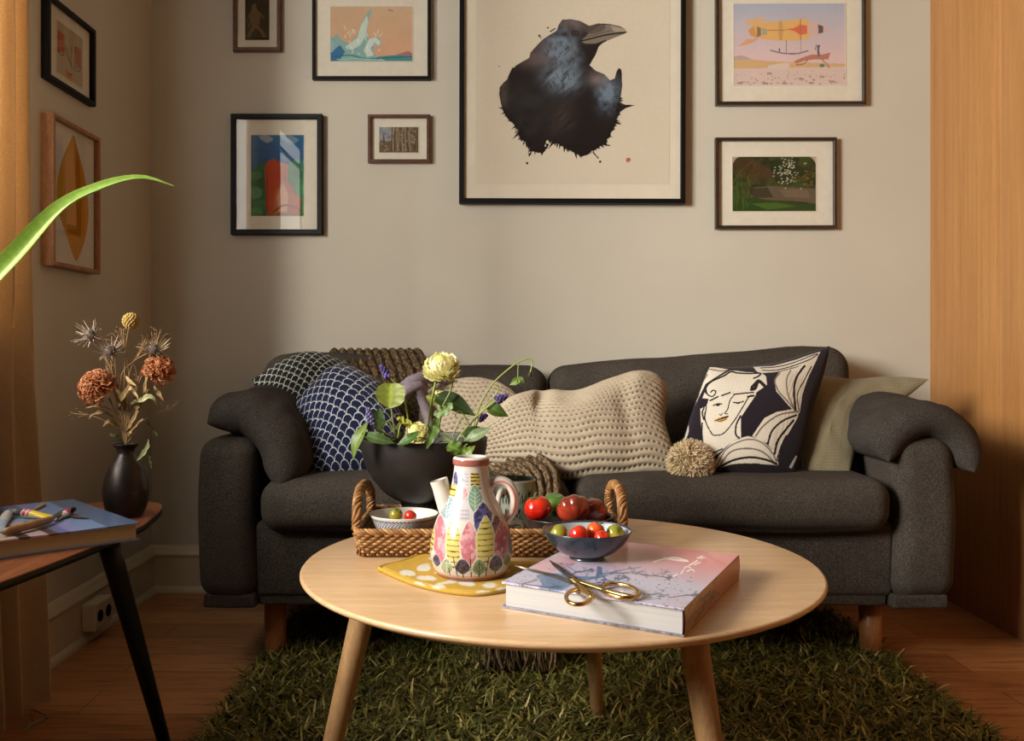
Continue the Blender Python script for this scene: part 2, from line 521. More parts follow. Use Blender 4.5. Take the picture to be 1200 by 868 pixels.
# ================================================================== rug
def rug():
    r = thing('rug', 'shaggy olive green rug under the round coffee table', 'rug', (.23, 2.0, 0))
    x0, x1, y0, y1 = -.60, 1.06, 1.15, 2.78
    b = M['rugback'] = simple('rug_backing', (40, 42, 22), .95, .1, 40.)
    mk('backing', prism(rrect(x0, y0, x1, y1, .03), .001, .009, .002), b, r)
    n = 62000
    X = RNG.uniform(x0-.01, x1+.01, n); Y = y0+(y1-y0)*RNG.uniform(0, 1, n)**.9
    L = RNG.uniform(.030, .060, n); W = RNG.uniform(.0018, .0040, n)
    an = RNG.uniform(0, 2*PI, n)
    lean = RNG.uniform(.6, 1.75, n); bend = RNG.uniform(.3, 1.5, n); tw = RNG.normal(0, .9, n)
    # keep blades from reaching through the visible legs' feet is left to the soft pile
    ts = np.linspace(0, 1, 5); d = np.stack([np.cos(an), np.sin(an)], 1); s = np.stack([-np.sin(an), np.cos(an)], 1)
    pos = np.stack([X, Y, np.full(n, .008)], 1); V = np.zeros((n, 5, 2, 3))
    for k, t in enumerate(ts):
        if k:
            th = np.minimum(lean*.7+bend*(t-.1)*1.1, 1.75); st = L/4; aa = an+tw*t; d = np.stack([np.cos(aa), np.sin(aa)], 1); s = np.stack([-np.sin(aa), np.cos(aa)], 1)
            pos = pos+np.stack([d[:, 0]*np.sin(th)*st, d[:, 1]*np.sin(th)*st, np.cos(th)*st], 1)
            pos[:, 2] = np.maximum(pos[:, 2], .010)
        w = W*(1-.75*t**2)
        for q, sg in enumerate((-1, 1)):
            V[:, k, q, :2] = pos[:, :2]+sg*s*w[:, None]; V[:, k, q, 2] = pos[:, 2]
    base = np.arange(n)[:, None]*10
    Q = np.concatenate([base+np.array([2*k, 2*k+1, 2*k+3, 2*k+2]) for k in range(4)], 0)
    pal = lin([(76, 78, 36), (102, 102, 46), (130, 126, 60), (160, 152, 84), (200, 190, 126), (78, 64, 36)])
    w = np.array([.24, .28, .22, .13, .05, .08]); ci = RNG.choice(6, n, p=w/w.sum())
    C = pal[ci]*RNG.uniform(.85, 1.45, (n, 1)); C = np.repeat(C, 10, 0)
    o = mk('pile', (V.reshape(-1, 3), Q, None), vcol('green_shag_yarn', .6, .1, 40., spec=.35), r, col=C)
    o['kind'] = 'stuff'
rug()
# ================================================================== sofa
SEAT_Z = .502
sofa = thing('sofa', 'long charcoal grey fabric sofa against the back wall', 'sofa', (.23, 2.68, 0))
def ngeo(g, amp, k, s=0):
    V, Q, T = g; V = np.array(V)
    V = V+amp*(np.stack([fbm(V*k, 2, s), fbm(V*k, 2, s+3), fbm(V*k, 2, s+9)], 1)-.5)*2
    return V, Q, T
mk('base', rbox((-.62, 2.33, .185), (1.06, 3.0, .385), .02, 3, 6), M['sofa'], sofa)
def arm(x0, x1, sg):
    V, Q, T = rbox((x0, 2.295, .185), (x1, 3.0, .607), .05, 6, 10)
    V = np.array(V); t = np.clip((V[:, 2]-.185)/.42, 0, 1)
    V[:, 0] += sg*.012*np.sin(t*PI)            # slightly belly out
    return ngeo((V, Q, T), .004, 6, 2)
mk('armrest', arm(-.757, -.606, -1), M['sofa'], sofa)
mk('armrest', arm(1.040, 1.205, 1), M['sofa'], sofa)
def piping(pts, r=.003):
    return tube(spline(pts, 6), r, 6)
# skirt: a hem strip below a seam
def skirt():
    mb = MB()
    for lo, hi in (((-.745, 2.305, .165), (-.61, 2.36, .20)), ((-.61, 2.335, .165), (1.04, 2.36, .20)), ((1.045, 2.305, .165), (1.19, 2.36, .20)),
                   ((-.745, 2.305, .165), (-.72, 2.98, .20)), ((1.165, 2.305, .165), (1.19, 2.98, .20))):
        V, Q, T = rbox(lo, hi, .006, 2, 8); mb.add(V, Q)
    V, Q, T, C = mb.vqt(); return ngeo((V, Q, T), .006, 9, 1)
mk('skirt', skirt(), M['sofa'], sofa)
mk('seat_cushion', ngeo(rbox((-.598, 2.262, .362), (.208, 2.86, .502), .056, 7, 14, (0, .016, .012)), .006, 5, 4), M['sofa'], sofa)
mk('seat_cushion', ngeo(rbox((.214, 2.262, .362), (1.034, 2.86, .502), .056, 7, 14, (0, .016, .012)), .006, 5, 8), M['sofa'], sofa)
def backc(x0, x1, f, r, s):
    V, Q, T = rbox((x0, 2.80, .42), (x1, 3.05, .80), r, 7, 16, (0, .02, 0))
    V = np.array(V); u = (V[:, 0]-x0)/(x1-x0); t = np.clip((V[:, 2]-.42)/.38, 0, 1)
    V[:, 2] += t*(f(u)-.80)
    V[:, 1] += .03*t*(V[:, 1] < 2.92)
    return ngeo((V, Q, T), .006, 5, s)
mk('backrest', backc(-.735, .184, lambda u: np.interp(u, [0, .12, .3, .6, 1], [.815, .828, .826, .788, .782]), .062, 1), M['sofa'], sofa)
mk('backrest', backc(.190, 1.158, lambda u: np.interp(u, [0, .15, .5, .9, 1], [.778, .793, .822, .848, .842]), .062, 5), M['sofa'], sofa)
for x, y in ((-.587, 2.43), (1.037, 2.43), (-.587, 2.92), (1.037, 2.92)):
    mk('leg', lathe([(.027, 0), (.028, .004), (.031, .19)], 28, (x, y, 0), True, True), M['sofaleg'], sofa)

# ------------------------------------------------------------------ pillow builder
def coons(top, right, bottom, left, nu, nv):
    """edge curves as 3D polylines; returns nu x nv x 3 (u along top, v downwards)"""
    def cos_t(n): return .5-.5*np.cos(np.linspace(0, PI, n))
    tu = .35*cos_t(nu)+.65*np.linspace(0, 1, nu); tv = .35*cos_t(nv)+.65*np.linspace(0, 1, nv)
    A = resample(spline(top, 8), tu); B = resample(spline(bottom, 8), tu)
    C = resample(spline(left, 8), tv); D = resample(spline(right, 8), tv)
    u = tu[:, None, None]; v = tv[None, :, None]
    S = (1-v)*A[:, None]+v*B[:, None]+(1-u)*C[None]+u*D[None]
    S -= (1-u)*(1-v)*A[0]+u*(1-v)*A[-1]+(1-u)*v*B[0]+u*v*B[-1]
    return S, tu, tv

def edges(**k):
    return {n: [P(*p) for p in v] for n, v in k.items()}

def puffed(S, tu, tv, front, back, pw=.5, disp=None, pins=None):
    nu, nv, _ = S.shape
    du = np.gradient(S, axis=0); dv = np.gradient(S, axis=1)
    N = np.cross(du, dv); N /= np.linalg.norm(N, axis=2)[..., None]+1e-12
    m = N[nu//2, nv//2]
    if m[1] > 0 : N = -N          # towards the room
    u = tu[:, None]; v = tv[None, :]
    t = (np.clip(4*u*(1-u), 0, 1)*np.clip(4*v*(1-v), 0, 1))**pw
    if disp is not None: fr = t*front+disp*np.clip(t*3, 0, 1)
    else: fr = t*front
    A = S+N*fr[..., None]; B = S-N*(t*back)[..., None]
    return A, B, t

def two_sided(A, B, CA, CB):
    nu, nv, _ = A.shape; q = grid_q(nu, nv)
    # orientation: make front face the camera
    a = A[nu//2, nv//2]; n = np.cross(A[nu//2+1, nv//2]-a, A[nu//2, nv//2+1]-a)
    flip = n[1] > 0
    mb = MB(); mb.add(A.reshape(-1, 3), q[:, ::-1] if flip else q, col=CA)
    mb.add(B.reshape(-1, 3), q if flip else q[:, ::-1], col=CB)
    return mb

def seam(S, r=.0022):
    b = np.concatenate([S[:, 0], S[-1, 1:], S[-2::-1, -1], S[0, -2:0:-1]])
    b = b[::3]; b = np.vstack([b, b[0]])
    return tube(b, r, 6, False)

def wrinkle(S, k, amp, s=0):
    n = fbm(S.reshape(-1, 3)*k, 3, s).reshape(S.shape[:2])
    return (n-.5)*2*amp

# ---- arm cushions: thick pads bent over the arms
def arm_pad(path, y0, y1, th, s):
    p = resample(spline(path, 10), np.linspace(0, 1, 60)); nu = len(p); nv = 44
    y = np.linspace(y0, y1, nv)
    tu = .5-.5*np.cos(np.linspace(0, PI, nu)); tv = .5-.5*np.cos(np.linspace(0, PI, nv)); p = resample(p, tu); y = y0+(y1-y0)*tv
    T = np.gradient(p, axis=0); T /= np.linalg.norm(T, axis=1)[:, None]; N = np.stack([-T[:, 1], T[:, 0]], 1)
    if N[nu//2][1] < 0: N = -N
    Lp = np.linalg.norm(np.diff(p, axis=0), axis=1).sum(); cap = lambda t, L, c: np.sqrt(np.clip(1-np.clip(1-np.minimum(t, 1-t)*L/c, 0, 1)**2, 0, 1))
    fu = cap(tu, Lp, th*1.15); fv = cap(tv, y1-y0, th*1.3)
    t = th*fu[:, None]*fv[None]
    S = np.stack([np.repeat(p[:, 0:1], nv, 1), np.repeat(y[None], nu, 0), np.repeat(p[:, 1:2], nv, 1)], -1)
    N3 = np.stack([N[:, 0], 0*N[:, 0], N[:, 1]], 1)[:, None]
    w = (wrinkle(S, np.array([11, 5, 11]), .016, s)+wrinkle(S, np.array([30, 12, 30]), .006, s+4))*fu[:, None]*fv[None]
    A = S+N3*(t+w)[..., None]; B = S-N3*t[..., None]
    q = grid_q(nu, nv); mb = MB(); mb.add(A.reshape(-1, 3), q); mb.add(B.reshape(-1, 3), q[:, ::-1])
    return mb
tag(mk('arm_cushion', arm_pad([(-.728, .645), (-.69, .664), (-.635, .668), (-.575, .62), (-.545, .56), (-.540, .478)], 2.285, 2.80, .060, 1), M['armcush']),
    'charcoal grey arm cushion flopped over the left sofa arm beside the navy pillows', 'cushion')
tag(mk('arm_cushion', arm_pad([(1.022, .548), (1.040, .600), (1.085, .640), (1.145, .656), (1.205, .632), (1.238, .584), (1.243, .520)], 2.285, 2.80, .050, 6), M['armcush']),
    'charcoal grey arm cushion draped over the right sofa arm by the oak panel', 'cushion')

# ---- navy pillows with white scallop lines
def scallop(x, y, w, h, lw, line, ground, blob=None):
    """overlapping fish-scale arcs in pattern units"""
    c = np.tile(lin(ground), (len(x), 1)); done = np.zeros(len(x), bool)
    r = np.floor(y/h)
    for k in (1, 0, -1):          # the lower rows lie on top
        row = r+k; off = np.where(np.mod(row, 2) == 0, 0., .5)
        for j in (-1, 0, 1):
            cx = (np.floor(x/w-off)+j+off+.5)*w; cy = row*h+h
            d = np.sqrt(((x-cx)/(w*.5))**2+((y-cy)/(h*1.05))**2)
            up = (y <= cy)
            ins = (d < 1) & up & ~done
            ln = ins & (d > 1-lw*2/w)
            if k == 1: pass
            c[ln] = lin(line); done |= ins
    return c

M['pillow'] = vcol('printed_cotton', .9, .08, 300., .25, 900., .15, sheen=.1)
def pillow(name, label, E, front, back, n, colf, mat=None, pw=.5, wk=(9, .010), s=0, cat='pillow', group=None, seam_mat=None, backc=None, lumps=None):
    S, tu, tv = coons(E['top'], E['right'], E['bottom'], E['left'], *n)
    d = wrinkle(S, np.array([wk[0]]*3), wk[1], s)
    if lumps is not None: d = d+lumps(tu, tv)
    A, B, t = puffed(S, tu, tv, front, back, pw, d)
    U, W = np.meshgrid(tu, tv, indexing='ij')
    px, py = proj((S*.35+A*.65).reshape(-1, 3))
    ca, dz = colf(U.ravel(), W.ravel(), px, py)
    if dz is not None:
        du = np.gradient(A, axis=0); dv = np.gradient(A, axis=1); N = np.cross(du, dv); N /= np.linalg.norm(N, axis=2)[..., None]+1e-12
        if N[n[0]//2, n[1]//2][1] > 0: N = -N
        A = A+N*(dz.reshape(n)*np.clip(t*4, 0, 1))[..., None]
    cb = ca if backc is None else np.tile(lin(backc), (len(ca), 1))
    th = thing(name, label, cat, S.reshape(-1, 3)[S.reshape(-1, 3)[:, 2].argmin()], group)
    cvr = mk('cover', two_sided(A, B, ca, cb), mat or M['pillow'], th)
    if seam_mat: mk('seam', seam(S), seam_mat, cvr)
    return th
M['navyseam'] = simple('navy_seam', (30, 32, 44), .9, .1)
E = edges(top=[(296, 445, 2.66), (330, 424, 2.71), (368, 414, 2.74), (418, 430, 2.72)], right=[(418, 430, 2.72), (436, 480, 2.62), (440, 545, 2.56)],
          bottom=[(332, 548, 2.56), (390, 552, 2.56), (440, 545, 2.56)], left=[(296, 445, 2.66), (316, 490, 2.62), (332, 548, 2.56)])
pillow('pillow', 'black pillow with white fish-scale lines, rearmost of the two in the left sofa corner', E, .085, .05, (200, 200),
       lambda u, v, x, y: (scallop(u*12.5+.15*np.sin(v*4), v*13+.2*np.sin(u*5), 1., .62, .06, (200, 206, 190), (24, 23, 26)), None), s=3, seam_mat=M['navyseam'])
E = edges(top=[(340, 482, 2.50), (366, 450, 2.56), (396, 431, 2.60), (452, 452, 2.60)], right=[(452, 452, 2.60), (474, 500, 2.52), (476, 548, 2.44)],
          bottom=[(361, 560, 2.41), (420, 557, 2.42), (476, 548, 2.44)], left=[(340, 482, 2.50), (356, 515, 2.46), (361, 560, 2.41)])
pillow('pillow', 'navy blue pillow with white fish-scale lines, in front beside the left arm cushion', E, .095, .05, (240, 240),
       lambda u, v, x, y: (scallop(u*10.5+.2*np.sin(v*4), v*12+.25*np.sin(u*5), 1., .66, .06, (200, 206, 212), (26, 32, 62)), None), s=5, seam_mat=M['navyseam'])

# ---- quilted beige pillows with dark running stitches
M['quilt'] = vcol('quilted_linen', .95, .08, 200., .3, 700., .1, sheen=.1)
def quilt(nx, ny):
    def f(u, v, x, y):
        a = v*ny+.25*np.sin(u*9)+.15*np.sin(u*23); row = np.floor(a); fy = a-row
        b = u*nx+.5*np.mod(row, 2); fx = b-np.floor(b)
        hole = np.exp(-((fx-.5)/.25)**2-((fy-.5)/.145)**2)
        puff = .0016*np.cos((fy-.5)*2*PI)*-1-.003*hole
        c = lin((184, 170, 147))*(1-.88*np.clip(hole*1.5-.35, 0, 1)[:, None])
        return c, puff
    return f
E = edges(top=[(495, 462, 2.66), (520, 447, 2.68), (560, 444, 2.70), (590, 452, 2.70), (612, 470, 2.68)], right=[(612, 470, 2.68), (622, 510, 2.62), (620, 545, 2.55)],
          bottom=[(500, 545, 2.55), (560, 548, 2.55), (620, 545, 2.55)], left=[(495, 462, 2.66), (490, 500, 2.62), (500, 545, 2.55)])
bp = pillow('pillow', 'small cream stitched pillow with a mauve knot, half behind the flowers', E, .07, .05, (220, 180), quilt(21, 17), M['quilt'], s=8)
# mauve knotted corner tie
M['mauve'] = simple('mauve_jersey', (128, 116, 124), .9, .1, 60., .4, 200.)
kn = MB()
for path, r in (([P(470, 452, 2.56), P(482, 446, 2.55), P(500, 442, 2.58), P(524, 446, 2.64)], [.010, .016, .018, .010]),
                ([P(500, 462, 2.58), P(490, 452, 2.55), P(478, 456, 2.54), P(475, 466, 2.56)], [.008, .014, .018, .012]),
                ([P(484, 452, 2.54), P(496, 470, 2.57), P(502, 498, 2.56), P(500, 530, 2.52)], [.010, .014, .013, .010])):
    q = spline(path, 8); V, Q, T = tube(q, np.interp(np.linspace(0, 1, len(q)), np.linspace(0, 1, 4), r), 14); V, Q, T = ngeo((V, Q, T), .006, 30); kn.add(V, Q, T)
o = mk('knot', kn, M['mauve'], bp); o['label'] = 'mauve knotted tie'
E = edges(top=[(556, 492, 2.52), (585, 482, 2.55), (606, 468, 2.58), (628, 461, 2.60), (650, 457, 2.60), (682, 457, 2.60), (712, 449, 2.62), (742, 440, 2.63), (762, 438, 2.63), (781, 448, 2.62)],
          right=[(781, 448, 2.62), (782, 472, 2.58), (778, 497, 2.53), (788, 528, 2.46), (787, 554, 2.42)],
          bottom=[(548, 548, 2.42), (590, 552, 2.42), (640, 561, 2.40), (704, 560, 2.40), (740, 557, 2.41), (787, 554, 2.42)],
          left=[(556, 492, 2.52), (548, 515, 2.47), (548, 548, 2.42)])
def lumps(tu, tv):
    u = tu[:, None]; v = tv[None]
    g = lambda a, b, su, sv: np.exp(-((u-a)/su)**2-((v-b)/sv)**2)
    return .030*g(.85, .22, .10, .2)+.020*g(.25, .35, .14, .25)-.028*g(.5, .02, .10, .35)-.018*g(.38, .25, .04, .3)+.012*g(.65, .55, .2, .2)-.012*g(.78, .5, .05, .3)
bigp = pillow('pillow', 'large beige quilted pillow with dark stitches and a pompom, mid sofa', E, .10, .06, (470, 260), quilt(40, 19), M['quilt'], s=12, wk=(7, .012), lumps=lumps)
def pompom(c, r, n=5200):
    d = RNG.normal(size=(n, 3)); d /= np.linalg.norm(d, axis=1)[:, None]; mb = MB()
    s = np.cross(d, RNG.normal(size=(n, 3))); s /= np.linalg.norm(s, axis=1)[:, None]
    L = r*RNG.uniform(.82, 1.02, n)
    b = RNG.normal(size=(n, 3))*.15
    p0 = c+d*r*.2; p1 = c+(d+b*.5)*L[:, None]*.65; p2 = c+(d+b*2.6)*L[:, None]/np.linalg.norm(d+b*2.6, axis=1)[:, None]-np.array([0, 0, .004])
    w = .0015; V = np.stack([p0-s*w, p0+s*w, p1-s*w, p1+s*w, p2-s*w*.6, p2+s*w*.6], 1).reshape(-1, 3)
    k = np.arange(n)[:, None]*6; Q = np.concatenate([k+np.array([0, 1, 3, 2]), k+np.array([2, 3, 5, 4])])
    pal = lin([(222, 200, 160), (198, 172, 130), (236, 220, 188)]); C = np.repeat(pal[RNG.integers(0, 3, n)], 6, 0)
    mb.add(V, Q, col=C)
    V, Q, T = ball(c, r*.62, 10); mb.add(V, Q, T, col=lin((150, 126, 90)))
    return mb
M['pom'] = vcol('wool_pompom', .95, .05, spec=.1)
mk('pompom', pompom(P(809, 543, 2.37)+np.array([0, 0, .006]), .066), M['pom'], bigp)

# ---- olive textured pillow
def herring(u, v, x, y):
    a = u*44; z = np.abs((a % 2)-1); t = (v*54+z*1.2) % 1
    w = (.5+.5*np.sin(2*PI*t))
    c = lin((96, 90, 66))*(1-w[:, None])+lin((160, 148, 120))*w[:, None]
    return c, .0006*(w-.5)
E = edges(top=[(940, 446, 2.66), (965, 441, 2.68), (1000, 446, 2.70), (1045, 444, 2.68), (1089, 444, 2.62)], right=[(1089, 444, 2.62), (1064, 462, 2.60), (1032, 480, 2.57), (1008, 512, 2.50), (995, 557, 2.42)],
          bottom=[(940, 556, 2.44), (968, 558, 2.43), (995, 557, 2.42)], left=[(940, 446, 2.66), (938, 500, 2.55), (940, 556, 2.44)])
pillow('pillow', 'olive beige herringbone pillow leaning on the right arm cushion', E, .065, .05, (260, 220), herring, M['quilt'], s=21, wk=(8, .014))

# ---- black pillow with the drawn face (pattern coordinates: hand measured drawing)
def face_art(u, v, px, py):
    p = Paint((px-800)*5.79, (py-410)*5.79, (34, 27, 36)); K = (34, 28, 30); W = (216, 208, 192); G = (120, 108, 96)
    p.fill([(165, 250), (185, 215), (250, 185), (310, 150), (350, 152), (420, 168), (520, 178), (552, 205), (558, 270), (530, 292), (488, 322), (482, 345), (382, 490), (386, 620), (330, 640), (270, 690), (180, 755), (122, 690), (114, 500), (112, 410), (152, 395), (166, 345), (128, 335), (148, 280)], W)
    p.fill([(185, 110), (300, 140), (210, 195), (150, 235), (62, 420), (100, 300)], W)
    p.fill([(470, 128), (600, 125), (770, 78), (935, 18), (905, 75), (850, 110), (620, 172), (520, 182), (490, 165)], W)
    p.fill([(605, 235), (640, 172), (760, 140), (850, 105), (915, 62), (840, 225), (805, 330), (785, 445), (762, 455), (700, 402), (620, 315)], W)
    p.fill([(778, 448), (770, 480), (702, 590), (662, 640), (632, 765), (600, 700), (560, 655), (460, 612), (540, 495), (620, 452), (735, 428)], W)
    p.fill([(200, 810), (235, 735), (330, 640), (430, 612), (520, 632), (600, 700), (642, 780), (632, 800), (400, 792), (300, 805), (235, 830)], W)
    p.fill([(40, 475), (38, 560), (0, 665), (-20, 690), (5, 560)], (190, 188, 170))
    p.fill([(-10, 655), (60, 668), (130, 700), (200, 770), (195, 800), (120, 760), (50, 690)], W)
    L = lambda pts, w, c=K: p.line(pts, w, c)
    L([(150, 300), (150, 260), (190, 220), (270, 185), (315, 158), (360, 170), (440, 180), (515, 182), (500, 205), (470, 218)], 12)
    L([(150, 265), (158, 310), (190, 330), (212, 300), (195, 285), (180, 298)], 9)
    L([(175, 358), (225, 335)], 11); L([(250, 330), (305, 312)], 11)
    L([(330, 328), (400, 325), (470, 322)], 10); L([(335, 330), (305, 370), (290, 430), (270, 455), (290, 462)], 7)
    L([(195, 395), (225, 385), (248, 390)], 9); L([(330, 385), (365, 390), (400, 383)], 9); p.ell(225, 396, 14, 7, K); p.ell(362, 392, 14, 7, K)
    L([(235, 460), (245, 468), (255, 455)], 6)
    p.fill([(198, 500), (235, 482), (255, 490), (295, 478), (285, 500), (245, 515)], (196, 138, 40)); L([(205, 503), (245, 492), (292, 482)], 7)
    L([(250, 488), (292, 480)], 12); L([(225, 510), (255, 505), (280, 498)], 4)
    L([(150, 400), (140, 470), (150, 520), (180, 580), (205, 600), (265, 590), (330, 520), (390, 430), (440, 350), (465, 345)], 8)
    L([(135, 405), (124, 440), (135, 490), (142, 440)], 10); L([(430, 352), (470, 345)], 14)
    L([(122, 510), (122, 600), (150, 720), (260, 690)], 10); L([(380, 480), (352, 540), (350, 600), (375, 625)], 12)
    L([(455, 300), (480, 290), (500, 240), (540, 275)], 24); L([(455, 285), (490, 245)], 18)
    L([(520, 140), (640, 130), (780, 90), (915, 35), (840, 90), (640, 155), (530, 160)], 8)
    L([(645, 180), (610, 240), (640, 320), (720, 400), (755, 440)], 10, G); L([(720, 160), (690, 230), (700, 330), (745, 420)], 9, G)
    L([(820, 130), (770, 200), (745, 290), (755, 430)], 17); L([(870, 130), (820, 230), (770, 330), (780, 430)], 8)
    L([(775, 440), (640, 470), (540, 540), (485, 610)], 11, G); L([(760, 465), (660, 510), (590, 580), (565, 660)], 13); L([(740, 500), (680, 570), (630, 640), (612, 720)], 15); L([(690, 600), (650, 680), (628, 760)], 8)
    L([(225, 800), (290, 690), (420, 635), (520, 650), (600, 720), (630, 780)], 9, G); L([(240, 800), (320, 710), (430, 690), (530, 710), (620, 780)], 10, G)
    L([(225, 815), (330, 765), (450, 745), (560, 760), (630, 785)], 14); L([(235, 825), (330, 795), (470, 790), (560, 796), (640, 800)], 16)
    L([(175, 130), (250, 150), (290, 145)], 8, G); L([(165, 170), (130, 230), (100, 330)], 8, G)
    L([(0, 690), (60, 690), (130, 740)], 8)
    p.fill([(760, 722), (772, 730), (735, 808), (715, 800)], (200, 205, 215))
    return p.c, None
E = edges(top=[(830, 430, 2.55), (868, 431, 2.57), (905, 427, 2.58), (940, 417, 2.60), (972, 406, 2.60)], right=[(972, 406, 2.60), (964, 440, 2.55), (952, 478, 2.49), (944, 515, 2.44), (931, 556, 2.39)],
          bottom=[(797, 548, 2.395), (840, 554, 2.39), (890, 557, 2.38), (931, 556, 2.39)], left=[(830, 430, 2.55), (816, 470, 2.50), (800, 520, 2.43), (797, 548, 2.395)])
M['blackseam'] = simple('pale_seam_thread', (120, 112, 104), .9, .1)
pillow('pillow', 'black pillow printed with a cream line-drawn face', E, .075, .05, (360, 300), face_art, s=30, wk=(7, .006), backc=(34, 28, 34), seam_mat=M['navyseam'])

# ---- knitted throw: back, seat, front edge, floor
M['knit'] = vcol('melange_knit', .95, .55, 260., .8, 420., .1, bdist=.003)
def throw():
    mid = [P(425, 440, 3.06)*np.array([1, 0, 1])+np.array([0, 3.055, 0])-np.array([0, 0, .10]),
           P(436, 418, 3.01), P(442, 418, 2.92), P(446, 434, 2.80), P(452, 450, 2.765), P(466, 480, 2.74), P(490, 508, 2.70), P(520, 528, 2.60),
           P(560, 545, 2.46), P(592, 556, 2.36), P(606, 567, 2.285), P(610, 590, 2.238), P(607, 640, 2.235), P(605, 700, 2.245), P(604, 745, 2.25)]
    halfw = [.14, .15, .155, .155, .15, .13, .10, .09, .10, .115, .115, .10, .09, .085, .08]
    c = spline(mid, 14); n = len(c); w = np.interp(np.linspace(0, 1, n), np.linspace(0, 1, len(mid)), halfw)
    T = np.gradient(c, axis=0); T /= np.linalg.norm(T, axis=1)[:, None]
    # width direction: along X at the back, turning with the run on the seat
    side = np.cross(T, [0, -.75, .66]); side /= np.linalg.norm(side, axis=1)[:, None]
    side = np.where((side[:, 0] < 0)[:, None], -side, side)
    top = np.clip((c[:, 2]-.60)/.12, 0, 1)[:, None]; side = side*(1-top)+np.array([1., 0, 0])*top
    for _ in range(30): side[1:-1] = (side[:-2]+side[1:-1]*2+side[2:])/4
    side /= np.linalg.norm(side, axis=1)[:, None]
    N = np.cross(side, T); N = np.where((N[:, 2]-N[:, 1] < 0)[:, None], -N, N)
    nv = 150; s = np.linspace(-1, 1, nv); ribs = 11
    rib = np.abs(np.cos(s*PI*ribs/1.0*.5))**.7
    arc = np.cumsum(np.r_[0, np.linalg.norm(np.diff(c, axis=0), axis=1)])
    st = .5+.5*np.sin(arc[:, None]*2*PI/.011+np.abs(s*30)[None])
    jit = (fbm(np.stack([arc*7, arc*0, arc*0], 1), 2)-.5)*.04
    S = c[:, None]+side[:, None]*((s[None]*w[:, None]+jit[:, None])[..., None])
    h = .011*rib[None]+.0035*st*rib[None]+.004
    A = S+N[:, None]*h[..., None]; B = S-N[:, None]*.002
    pal = lin([(74, 58, 44), (132, 110, 82), (176, 152, 118), (100, 80, 58)])
    nn = fbm(np.column_stack([np.repeat(arc, nv)*130, np.tile(s*38, n), np.zeros(n*nv)]), 2)
    idx = np.clip(((nn-.25)*8).astype(int), 0, 3); C = pal[idx]
    q = grid_q(n, nv); mb = MB(); mb.add(A.reshape(-1, 3), q, col=C); mb.add(B.reshape(-1, 3), q[:, ::-1], col=C)
    th = thing('throw_blanket', 'brown ribbed knit throw trailing from sofa back down to the rug', 'throw', (c[-1][0], c[-1][1], 0))
    mk('knit', mb, M['knit'], th)
    fr = MB()
    for k in range(80):
        x = c[-1]+side[-1]*w[-1]*RNG.uniform(-1, 1)+np.array([0, RNG.uniform(-.008, .012), .0])
        L = RNG.uniform(.08, .12); e = x+np.array([RNG.normal()*.012, -.01+RNG.normal()*.008, -L]); e[2] = max(e[2], .03)
        m = (x+e)/2+np.array([RNG.normal()*.008, RNG.normal()*.006, 0])
        V, Q, T = tube(spline([x, m, e], 5), .0024, 5); fr.add(V, Q, T, col=pal[RNG.integers(0, 4)])
    o = mk('fringe', fr, M['knit'], th)
throw()
# ================================================================== framed pictures
def glass_mat():
    t = NT('picture_glass')
    tr = t.N('ShaderNodeBsdfTransparent'); gl = t.N('ShaderNodeBsdfGlossy'); gl.inputs['Roughness'].default_value = .02
    fr = t.N('ShaderNodeFresnel'); fr.inputs['IOR'].default_value = 1.45
    ge = t.N('ShaderNodeNewGeometry'); iv = t.N('ShaderNodeMath', operation='SUBTRACT'); iv.inputs[0].default_value = 1.; t.L(ge.outputs['Backfacing'], iv.inputs[1])
    ml = t.N('ShaderNodeMath', operation='MULTIPLY'); t.L(fr.outputs[0], ml.inputs[0]); t.L(iv.outputs[0], ml.inputs[1])
    mx = t.N('ShaderNodeMixShader'); t.L(ml.outputs[0], mx.inputs[0]); t.L(tr.outputs[0], mx.inputs[1]); t.L(gl.outputs[0], mx.inputs[2])
    t.L(mx.outputs[0], t.out.inputs['Surface']); return t.m
M['glass'] = glass_mat()
M['print'] = vcol('art_paper', .85, .03, 80., spec=.1)
M['mount'] = simple('ivory_mount_board', (210, 204, 188), .9, .02, 40., spec=.1)
M['paper'] = simple('cream_paper', (212, 203, 184), .9, .02, 12., spec=.1)
M['blackframe'] = simple('black_frame', (8, 6, 5), .5, .1, 40., spec=.2)
M['brownframe'] = wood('dark_walnut_frame', (40, 26, 16), (66, 42, 24), 0, 20., 6., .4, .2, 0)
M['redframe'] = wood('mahogany_frame', (70, 36, 20), (110, 62, 32), 0, 20., 6., .35, .3, 0)
M['oakframe'] = wood('oak_frame', (150, 100, 62), (182, 130, 86), 2, 20., 6., .5, 0, 0)

class Wall:
    """maps a wall's own (a, z) coordinates to space; a runs along the wall"""
    def __init__(s, kind): s.k = kind
    def pt(s, a, z, d):
        a, z, d = np.broadcast_arrays(np.asarray(a, float), np.asarray(z, float), np.asarray(d, float))
        if s.k == 'back': return np.stack([a, WALL_Y-d, z], -1)
        return np.stack([LEFT_X+d, a, z], -1)
BACK, LEFT = Wall('back'), Wall('left')

